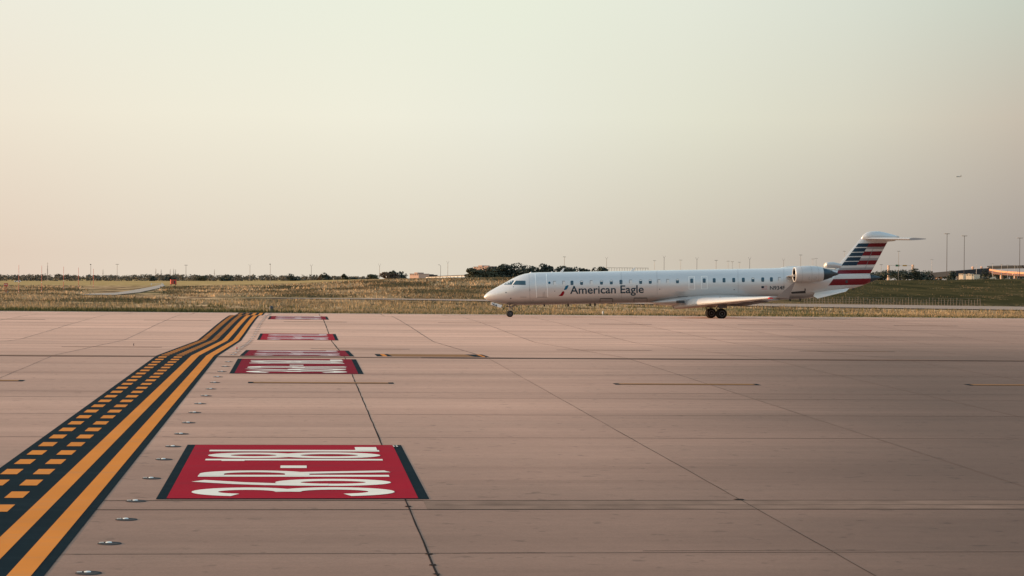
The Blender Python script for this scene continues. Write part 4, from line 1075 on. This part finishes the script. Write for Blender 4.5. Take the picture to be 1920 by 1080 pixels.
for px, y0, y1 in ((1297.2, 518.2, 542.6), (1320.7, 517.6, 542.2)):
    decal('emergency_exit', outline(px-6, y0, px+6, y1, 1.1), M['white_trim'], jet, .012)
for x0, x1, y0 in ((1124.4, 1149, 559.2), (1188, 1213.4, 558.2)):
    decal('cargo_door', [[(x0+1, y0), (x1-1, y0), (x1, y0+1.4), (x0, y0+1.4)], [(x0, y0+1.4), (x0+1, y0+1.4), (x0+.6, y0+8), (x0-.4, y0+8)], [(x1-1, y0+1.4), (x1, y0+1.4), (x1, y0+8), (x1-1, y0+8)]], M['dark_panel'], jet, .010)
decal('service_door', [[(1483, 547.4), (1510, 545.2), (1510.6, 550.0), (1484, 550.8)], [(1508.4, 541), (1510.6, 541), (1510.6, 545.2), (1508.4, 545.4)]], M['dark_panel'], jet, .010)
decal('porthole', [[(1030.3+2.3*math.cos(k*.5236), 530.2+2.4*math.sin(k*.5236)) for k in range(12)]], M['decal_blue'], jet, .010)
for x, y, s in ((948.6, 548.4, 1.1), (957.4, 559.6, 1.3), (993.6, 543.8, .8), (1040, 546, .8), (1237, 542.2, .9), (1376.5, 543, .9), (962.5, 537.4, .8), (999, 563, .7)):
    decal('sensor_port', [[(x+s*math.cos(k*.785), y+s*math.sin(k*.785)) for k in range(8)]], M['dark_panel'], jet, .010)
decal('panel_seam', [[(975, 556.8), (987, 556.8), (987, 557.4), (975, 557.4)], [(992, 512.5), (992.4, 512.5), (994, 570), (993.6, 570)], [(1165, 509), (1165.3, 509), (1165.3, 570), (1165, 570)], [(1232, 508), (1232.3, 508), (1232.3, 552), (1232, 552)], [(1384, 505), (1384.3, 505), (1384.3, 549), (1384, 549)], [(1470, 504), (1470.3, 504), (1470.3, 558), (1470, 558)]], M['panel_line'], jet, .009)

# belly fairing
mb = MB(); R_ = []; BF = [(1218, -1.30, .02, .25), (1224, -1.31, .09, .50), (1236, -1.30, .21, .82), (1256, -1.26, .34, 1.14), (1285, -1.22, .47, 1.38), (1315, -1.20, .55, 1.49), (1345, -1.19, .59, 1.52), (1375, -1.20, .53, 1.47), (1405, -1.22, .41, 1.32), (1432, -1.26, .25, 1.05), (1455, -1.30, .10, .70), (1466, -1.31, .02, .4)]
for px_ in [1218, 1220, 1222, 1225, 1229, 1234, 1240, 1248, 1258, 1270, 1285, 1300, 1315, 1330, 1345, 1360, 1375, 1390, 1405, 1420, 1435, 1448, 1458, 1466]:
    R_.append(ringf(LX(px_, -1.1), *[lerp(px_, [q_[0] for q_ in BF], [q_[k] for q_ in BF]) for k in (1, 2, 3)], 40))
mb.rings(R_); mb.build('belly_fairing', M['grey_skin'], jet, smooth='all')
# wings
AF = [(1, .0), (.8, .026), (.6, .050), (.42, .068), (.28, .074), (.16, .066), (.08, .046), (.035, .020), (.012, -.006), (0, -.034), (.012, -.056), (.04, -.066), (.10, -.067), (.22, -.060), (.4, -.048), (.65, -.028), (1, -.008)]
def foil(le, chord, tk=1.0, tw=0.0):
    return [(le[0]+c*chord, le[1], le[2]+h*chord*tk-c*chord*tw) for c, h in AF]
rootL, tipL = L(1276, 568.0, -1.2), L(1441, 557.6, -11.55)
for s in (1, -1):
    secs = []
    for t in (-.09, 0, .12, .25, .4, .55, .7, .85, 1):
        p = rootL.lerp(tipL, t); ch = 5.3*(1-t)+1.35*t if t > .3 else lerp(t, [-.1, .3], [6.3, 3.9])
        secs.append(foil((p.x, p.y*s, p.z), ch, 1.12-.2*t, .008))
    mb = MB(); mb.rings(secs); w = mb.build('wing', M['grey_skin'], jet, smooth=35)
    tp = secs[-1]
    wl = []
    for t, (le, te, y) in enumerate((((1444, 558.4), (1476, 559.8), -11.6), ((1455, 557.8), (1479, 559.6), -11.95), ((1465, 549.5), (1482, 550), -12.1), ((1487.5, 530.2), (1491.5, 529.2), -12.35))):
        a, b = L(*le, y), L(*te, y); th = .06 if t < 3 else .02
        wl.append([(a.x, a.y*s, a.z), ((a.x*.6+b.x*.4), (a.y-th)*s, (a.z*.6+b.z*.4)), (b.x, b.y*s, b.z), ((a.x*.6+b.x*.4), (a.y+th)*s, (a.z*.6+b.z*.4))])
    mb = MB(); mb.rings(wl); mb.build('winglet', M['winglet'], w, smooth=40)
    mb = MB(); q = L(1444.5, 559.2, -11.75); mb.box((q.x, q.y*s, q.z), (.34, .2, .10), rz=.3*s); mb.build('navigation_light', M['navred'], w)
    for f in (.22, .42, .62):       # flap track fairings
        p = rootL.lerp(tipL, f); ch = 5.3*(1-f)+1.35*f
        mb = MB(); mb.rings([ringf(p.x+ch*a, -.12*ch+p.z*0, 1, 1, 8) if False else [(p.x+ch*a, p.y*s+r_*math.cos(k*.785), p.z-.06*ch-.05+r_*math.sin(k*.785)) for k in range(8)] for a, r_ in ((.5, .02), (.62, .09), (.78, .11), (.92, .07), (1.0, .02))])
        mb.build('flap_fairing', M['dark_skin'], w, smooth=50)
q = L(1274, 566, -1.62)
for s in (1, -1):
    mb = MB(); mb.box((q.x+.05, (q.y-.05)*s, q.z), (.5, .5, .22), rz=.3*s); mb.box((q.x+.25, (q.y-.02)*s, q.z+.42), (.75, .35, .04), rz=.3*s); mb.build('slat_end', M['dark_panel'], jet)
# engines
ec = L(1489, 515.0, -2.32); x0 = ec.x
for s in (1, -1):
    cc = (x0, ec.y*s, ec.z)
    mb = MB(); mb.lathe_x(cc, [(.10, .625), (.30, .675), (.7, .712), (1.2, .722), (1.7, .70), (2.1, .65), (2.40, .585), (2.42, .56), (2.0, .54)], 40); eng = mb.build('engine', M['grey_skin'], jet, smooth=50)
    mb = MB(); mb.lathe_x(cc, [(.05, .548), (.012, .562), (0, .582), (.02, .60), (.10, .625)], 40); mb.build('intake_lip', M['chrome'], eng, smooth='all')
    mb = MB(); mb.lathe_x(cc, [(.80, .50), (.42, .50), (.05, .548)], 40); mb.build('intake_duct', M['fan'], eng, smooth='all')
    mb = MB(); mb.lathe_x(cc, [(.80, .50), (.82, .12)], 40); mb.lathe_x(cc, [(.82, .14), (.6, .09), (.45, .01)], 24); mb.build('fan', M['fan'], eng, smooth=40)
    mb = MB(); mb.lathe_x(cc, [(2.0, .535), (2.42, .55), (2.8, .44), (3.25, .30), (3.27, .26), (2.9, .25)], 36); mb.build('exhaust_nozzle', M['hot_metal'], eng, smooth=50)
    mb = MB(); mb.lathe_x(cc, [(2.9, .25), (3.3, .22), (3.6, .13), (3.9, .01)], 24); mb.build('exhaust_plug', M['dark_panel'], eng, smooth='all')
    mb = MB()
    for dx in (.55, 1.35, 1.95):
        r_ = lerp(dx, [.3, .7, 1.2, 1.7, 2.1], [.675, .712, .722, .70, .65])+.003; mb.lathe_x(cc, [(dx, r_), (dx+.012, r_)], 40)
    a0 = rad(205)
    for dx0, dx1, t0, t1 in ((1.1, 1.75, 197, 199), (1.1, 1.75, 213, 215), (1.1, 1.13, 199, 213), (1.72, 1.75, 199, 213)):
        pts_ = []
        for dx in (dx0, dx1):
            r_ = lerp(dx, [.3, .7, 1.2, 1.7, 2.1], [.675, .712, .722, .70, .65])+.004
            for tt in (t0, t1): pts_.append((x0+dx, cc[1]+r_*math.cos(rad(tt))*s, cc[2]+r_*math.sin(rad(tt))))
        mb.quad(pts_[0], pts_[1], pts_[3], pts_[2])
    mb.build('cowl_seam', M['panel_line'], eng)
    mb = MB(); R_ = []
    for x_, z_, th in ((x0-.35, ec.z-.15, .015), (x0+.1, ec.z-.12, .09), (x0+1.2, ec.z-.08, .14), (x0+2.3, ec.z-.05, .09), (x0+2.9, ec.z-.02, .01)):
        R_.append([(x_, -.9*s, z_-th), (x_, -.9*s, z_+th), (x_, -2.0*s if x_ > x0 else -1.75*s, z_+th+.05), (x_, -2.0*s if x_ > x0 else -1.75*s, z_-th+.05)])
    mb.rings(R_); mb.build('pylon', M['grey_skin'], eng)
# fin, bullet fairing, tailplane, dorsal intake, strakes, antennas
FS = [(1.0, 0), (.75, .030), (.45, .055), (.2, .056), (.07, .038), (0, 0), (.07, -.038), (.2, -.056), (.45, -.055), (.75, -.030)]
mb = MB(); R_ = []
for (lx, ly), (tx, ty) in (((1553, 517), (1629, 522)), ((1566, 504), (1632, 513.4)), ((1574.8, 494), (1638.6, 502)), ((1606, 457.5), (1662.6, 458.5)), ((1617, 445), (1669, 448)), ((1621.5, 440), (1671, 444))):
    a, b = L(lx, ly), L(tx, ty); R_.append([(a.x+(b.x-a.x)*c, (b.x-a.x)*h, a.z+(b.z-a.z)*c) for c, h in FS])
R2 = []
for a, b in zip(R_, R_[1:]):
    for j in range(4): R2.append([tuple(p[k]+(q_[k]-p[k])*j/4 for k in range(3)) for p, q_ in zip(a, b)])
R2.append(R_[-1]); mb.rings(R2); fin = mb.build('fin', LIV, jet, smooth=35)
def finside(px, py):
    """y of the fin skin, port side"""
    return -.11
mb = MB()
for (xa_, ya_), (xb_, yb_) in (((1638, 464), (1620.5, 506)),):
    a, b = L(xa_, ya_), L(xb_, yb_); mb.quad((a.x, -.125, a.z), (a.x+.03, -.125, a.z), (b.x+.03, -.145, b.z), (b.x, -.145, b.z))
mb.build('rudder_gap', M['panel_line'], fin)
mb = MB(); R_ = []
for px, yt, yb, w in ((1616, 446, 449, .04), (1620, 440.4, 451.4, .15), (1627, 435.4, 454, .24), (1636, 433.6, 455, .29), (1650, 433.6, 455.2, .30), (1662, 436, 454, .26), (1674, 439.4, 451, .17), (1687.5, 443.2, 445.2, .02)):
    a, b = L(px, yt), L(px, yb); R_.append(ringf(a.x, (a.z+b.z)/2, (a.z-b.z)/2, w, 28))
mb.rings(R_); mb.build('bullet_fairing', LIV, fin, smooth='all')
TF = [(1, .010), (.7, .026), (.4, .042), (.18, .044), (.06, .028), (0, 0), (.06, -.028), (.2, -.040), (.5, -.034), (.8, -.022), (1, -.010)]
ra = L(1621, 447.6, -.1); ta = L(1706, 448.4, -4.27)
for s in (1, -1):
    mb = MB(); R_ = []
    for t in (-.02, .05, .25, .5, .75, .95, 1):
        p = ra.lerp(ta, t); ch = 2.55*(1-t)+1.45*t
        R_.append([(p.x+c*ch, p.y*s, p.z+h*ch*(1+.7*t)) for c, h in TF])
    mb.rings(R_); mb.build('tailplane', M['tailplane'], fin, smooth=35)
mb = MB(); a = L(1546.5, 497.3); b = L(1578, 498.5)
mb.rings([ringf(a.x+.12, a.z, .14, .14, 20), ringf(a.x, a.z, .19, .19, 20), ringf(a.x+.25, a.z+.02, .24, .24, 20), ringf(a.x+.8, a.z, .25, .22, 20), ringf(b.x, b.z-.05, .22, .14, 20)], caps=False)
mb.build('dorsal_intake', M['grey_skin'], jet, smooth='all')
mb = MB(); mb.rings([[(a.x+.12, .13*math.cos(k*.314), a.z+.13*math.sin(k*.314)) for k in range(20)], [(a.x+.13, .002*math.cos(k*.314), a.z+.002*math.sin(k*.314)) for k in range(20)]], caps=True); mb.build('intake_mouth', M['fan'], jet)
for s in (1, -1):
    pts_ = [L(1528, 548, -.80), L(1592, 540.5, -.42), L(1586, 546.2, -.85), L(1532.5, 559.4, -1.25), L(1525, 555, -1.2)]
    mb = MB(); top_ = [(p.x, p.y*s, p.z+.02) for p in pts_]; bot_ = [(p.x, p.y*s, p.z-.02) for p in pts_]
    mb.rings([bot_, top_]); mb.build('ventral_fin', M['white_trim'], jet)
for (x_, y_), hh, m_ in (((1050, 511), 8.2, 'white_trim'), ((1183, 508), 6.6, 'white_trim')):
    pts_ = [L(x_-1, y_), L(x_+5.4, y_), L(x_+9.4, y_-hh), L(x_+7.2, y_-hh)]
    mb = MB(); mb.rings([[(p.x, -.02, p.z) for p in pts_], [(p.x, .02, p.z) for p in pts_]]); mb.build('blade_antenna', M[m_], jet)
for x_, y_ in ((1086, 509.4), (1035.5, 510.2), (996, 511)):
    q = L(x_, y_); mb = MB(); mb.rings([ringf(q.x-.12, q.z-.06, .04, .03, 10), ringf(q.x, q.z-.03, .10, .08, 10), ringf(q.x+.12, q.z-.06, .04, .03, 10)]); mb.build('antenna_blister', M['white_trim'], jet, smooth='all')
for x_, y_ in ((1106, 571), (1115, 571), (1020, 572), (1065, 572), (1600, 541), (1481, 562), (1500, 561.5)):
    q = L(x_, y_); mb = MB(); mb.box((q.x, 0, q.z-.03), (.14, .05, .18)); mb.build('drain_mast', M['dark_panel'], jet)
q = L(1586, 528, -.4); mb = MB(); mb.box((q.x, skin_y(q.x, q.z, .0), q.z), (.18, .04, .22)); mb.build('vent', M['dark_panel'], jet)
# landing gear
def wheel(parent, c, r, w, s):
    mb = MB()
    mb.rings([[(c[0]+rr*math.cos(k*2*math.pi/28), c[1]+yy, c[2]+rr*math.sin(k*2*math.pi/28)) for k in range(28)] for yy, rr in ((-w/2, r*.55), (-w/2, r*.84), (-w*.36, r*.96), (-w*.15, r), (w*.15, r), (w*.36, r*.96), (w/2, r*.84), (w/2, r*.55))], 0)
    mb.rings([[(c[0]+rr*math.cos(k*2*math.pi/24), c[1]+yy, c[2]+rr*math.sin(k*2*math.pi/24)) for k in range(24)] for yy, rr in ((-w/2-.004, r*.56), (-w/2-.004, r*.48), (-w*.34, r*.42), (-w*.34, r*.16), (-w/2-.03, r*.13), (-w/2-.03, r*.01))], 1, caps=False)
    mb.rings([[(c[0]+rr*math.cos(k*2*math.pi/24), c[1]+yy, c[2]+rr*math.sin(k*2*math.pi/24)) for k in range(24)] for yy, rr in ((w/2+.004, r*.56), (w/2+.004, r*.48), (w*.34, r*.42), (w*.34, r*.01))], 1, caps=False)
    return mb.build('wheel', [M['rubber'], M['hub']], parent, smooth=40)
def ground_local(x, y):
    """pavement height under a point of the aircraft, in its own frame"""
    z = 0.0
    mw = Matrix.Translation(jet.location) @ jet.rotation_euler.to_matrix().to_4x4()
    for _ in range(5):
        p = mw @ Vector((x, y, z)); z -= p.z-prof(p.y)
    return z
xn = LX(955.6, -.2); r = .27; zg = ground_local(xn, 0)+r
mb = MB(); mb.tube((xn, 0, zg+.05), (xn-.02, 0, -1.25), .06, .085, 12); mb.tube((xn, -.3, zg), (xn, .3, zg), .05, n=10)
mb.tube((xn-.02, 0, zg+.75), (xn-.02, 0, -1.2), .15, n=12); mb.tube((xn+.05, 0, zg+.55), (xn+.5, 0, zg+.1+.62), .03, n=8); mb.tube((xn, 0, zg+.5), (xn+.75, 0, -1.25), .035, n=8)
mb.tube((xn+.08, 0, zg+.1), (xn+.26, 0, zg+.34), .025, n=8); mb.tube((xn+.26, 0, zg+.34), (xn+.08, 0, zg+.55), .025, n=8)
ng = mb.build('nose_gear', M['steel'], jet, smooth=40)
for s in (-1, 1): wheel(ng, (xn, s*.19, zg), r, .17, s)
mb = MB(); mb.box((xn-.22, 0, zg+.62), (.16, .34, .10)); mb.build('taxi_light', M['dark_panel'], ng)
pq_ = [L(921.8, 566.6, -.36), L(921.4, 571.4, -.40), L(938.6, 577.0, -.40), L(941.4, 572, -.36)]
mb = MB(); mb.rings([[tuple(p) for p in pq_], [(p.x, p.y+.03, p.z) for p in pq_]]); gd = mb.build('gear_door', M['white_trim'], ng)
mb = MB()
for q in text_polys('934', 922.6, 931.6, 572.6, 4.4, .32, .02):
    pts_ = [L(a_, b_, -.41) for a_, b_ in q]; mb.add([tuple(p) for p in pts_], [tuple(range(len(q)))])
mb.build('door_number', M['title'], gd, norm=False)
mb = MB(); mb.rings([[tuple(Vector((p.x, -p.y, p.z))) for p in pq_], [(p.x, -p.y-.03, p.z) for p in pq_]]); mb.build('gear_door', M['white_trim'], ng)
for s in (1, -1):
    xm = LX(1353, -2.35) ; r = .425; zg = ground_local(xm, -2.05*s)+r
    mb = MB(); mb.tube((xm, -2.05*s, zg), (xm-.05, -1.95*s, -.95), .085, .11, 12); mb.tube((xm, -2.36*s, zg), (xm, -1.74*s, zg), .07, n=10)
    mb.tube((xm, -2.05*s, zg+.4), (xm, -.95*s, -1.3), .05, n=8); mb.tube((xm+.02, -2.05*s, zg+.1), (xm-.42, -2.05*s, zg+.42), .045, n=8); mb.tube((xm-.42, -2.05*s, zg+.42), (xm-.1, -2.0*s, zg+.85), .045, n=8)
    mg = mb.build('main_gear', M['steel'], jet, smooth=40)
    for yy in (-.25, .25): wheel(mg, (xm, -2.05*s+yy, zg), r, .24, s)
    mb = MB(); mb.box((xm+.1, -2.2*s, zg+.68), (.75, .04, .42)); mb.build('gear_door', M['dark_skin'], mg)

# ------------------------------------------------------------------ far airliner in the sky
p = at(1797, 331, 6500); t = empty('distant_airliner', p, .5); tag(t, 'tiny hazy airliner flying far off in the upper right sky', 'airliner')
mb = MB(); mb.rings([ringf(x, 0, r_, r_, 12) for x, r_ in ((-9, .1), (-8, .9), (-6, 1.3), (6, 1.3), (10, .6), (12, .1))]); mb.build('fuselage', M['hazy_steel'], t, smooth='all')
for s in (1, -1):
    mb = MB(); mb.rings([[(-2, 0, -.6), (3, 0, -.6), (3, 0, -.2), (-2, 0, -.2)], [(3, 11*s, .4), (4.6, 11*s, .4), (4.6, 11*s, .55), (3, 11*s, .55)]]); mb.build('wing', M['hazy_steel'], t)
    mb = MB(); mb.lathe_x((-1.5, 4*s, -1.2), [(-1, .6), (0, .8), (1.5, .6), (1.6, .01)], 12); mb.build('engine', M['hazy_steel'], t)
mb = MB(); mb.rings([[(7.5, -.15, 1), (11, -.15, 1), (11, .15, 1), (7.5, .15, 1)], [(10.5, -.1, 5), (12.4, -.1, 5), (12.4, .1, 5), (10.5, .1, 5)]]); mb.build('fin', M['hazy_steel'], t)

# ------------------------------------------------------------------ light and sky
SUN_EL, SUN_A = rad(9), rad(8)
S_ = Vector((-math.cos(SUN_A)*math.cos(SUN_EL), math.sin(SUN_A)*math.cos(SUN_EL), math.sin(SUN_EL)))
sl = bpy.data.lights.new('sun', 'SUN'); sl.energy = 5.0; sl.angle = rad(.5); sl.color = (1, .62, .36)
so = bpy.data.objects.new('sun', sl); C.objects.link(so); so.rotation_euler = (-S_).to_track_quat('-Z', 'Y').to_euler()
w = bpy.data.worlds.new('World'); sc.world = w; w.use_nodes = True; nt = w.node_tree; nt.nodes.clear()
out = nt.nodes.new('ShaderNodeOutputWorld')
sky = nt.nodes.new('ShaderNodeTexSky'); sky.sky_type = 'NISHITA'; sky.sun_disc = False; sky.sun_elevation = SUN_EL
sky.sun_rotation = math.atan2(S_.x, S_.y); sky.air_density = 1.2; sky.dust_density = 2.5; sky.ozone_density = 2.0
bg1 = nt.nodes.new('ShaderNodeBackground'); bg1.inputs[1].default_value = .15
tint = mixc(nt, 1.0, sky.outputs[0], (5.2, 4.75, 3.9), 'MULTIPLY')
nt.links.new(tint, bg1.inputs[0])
tc = nt.nodes.new('ShaderNodeTexCoord'); gen = tc.outputs['Generated']
def dot(v):
    n_ = nt.nodes.new('ShaderNodeVectorMath'); n_.operation = 'DOT_PRODUCT'; nt.links.new(gen, n_.inputs[0]); n_.inputs[1].default_value = v; return n_.outputs['Value']
# bearing measured from the run of the taxiway, the haze is brightest toward the sun on the left
az = mth(nt, 'ARCTAN2', dot(R0), dot(F0)); fz = mth(nt, 'MULTIPLY_ADD', az, 1/(2*math.pi), .5)
el = mth(nt, 'ARCSINE', mth(nt, 'MINIMUM', mth(nt, 'MAXIMUM', dot((0, 0, 1)), -1), 1))
deg = lambda a: a/360+.5
D_ = [-180, -90, -40, -13, -9, -3.5, 0, 4.6, 8.7, 13, 40, 100, 180]
hz = [(172, 162, 160), (250, 205, 150), (246, 205, 165), (226, 206, 187), (226, 212, 194), (223, 213, 195), (219, 209, 192), (203, 193, 177), (184, 174, 163), (163, 154, 147), (160, 150, 147), (168, 158, 156), (172, 162, 160)]
md = [(182, 174, 172), (255, 220, 165), (252, 225, 188), (239, 229, 210), (240, 234, 215), (240, 237, 219), (234, 233, 217), (226, 225, 206), (216, 212, 194), (198, 187, 171), (176, 168, 162), (178, 170, 168), (182, 174, 172)]
hi = [(190, 186, 184), (250, 230, 195), (245, 236, 212), (238, 235, 220), (236, 237, 221), (235, 238, 221), (233, 237, 219), (228, 231, 216), (217, 221, 207), (199, 204, 190), (190, 187, 180), (188, 185, 182), (190, 186, 184)]
rr = [ramp(nt, fz, [(deg(d), lin(*c)) for d, c in zip(D_, row)]) for row in (hz, md, hi)]
def sstep(a, b):
    n_ = nt.nodes.new('ShaderNodeMapRange'); n_.inputs[1].default_value = rad(a); n_.inputs[2].default_value = rad(b); nt.links.new(el, n_.inputs[0]); return n_.outputs[0]
haze = mixc(nt, sstep(.6, 4.15), rr[0], rr[1]); haze = mixc(nt, sstep(4.1, 7.0), haze, rr[2])
bg2 = nt.nodes.new('ShaderNodeBackground'); nt.links.new(haze, bg2.inputs[0]); bg2.inputs[1].default_value = 1.0
mx = nt.nodes.new('ShaderNodeMixShader'); nt.links.new(sstep(10, 42), mx.inputs[0]); nt.links.new(bg2.outputs[0], mx.inputs[1]); nt.links.new(bg1.outputs[0], mx.inputs[2])
nt.links.new(mx.outputs[0], out.inputs[0])

# ------------------------------------------------------------------ camera
cd = bpy.data.cameras.new('camera'); cam = bpy.data.objects.new('camera', cd); C.objects.link(cam)
cd.sensor_width = 36; cd.lens = FPX/1920*36; cd.clip_start = .5; cd.clip_end = 40000
m3 = Matrix((RT, UC, -FW)).transposed(); cam.matrix_world = Matrix.Translation(CAM) @ m3.to_4x4()
sc.camera = cam
sc.view_settings.view_transform = 'Standard'; sc.view_settings.look = 'None'; sc.view_settings.exposure = 0; sc.view_settings.gamma = 1
sc.render.engine = 'CYCLES'; sc.cycles.use_denoising = True
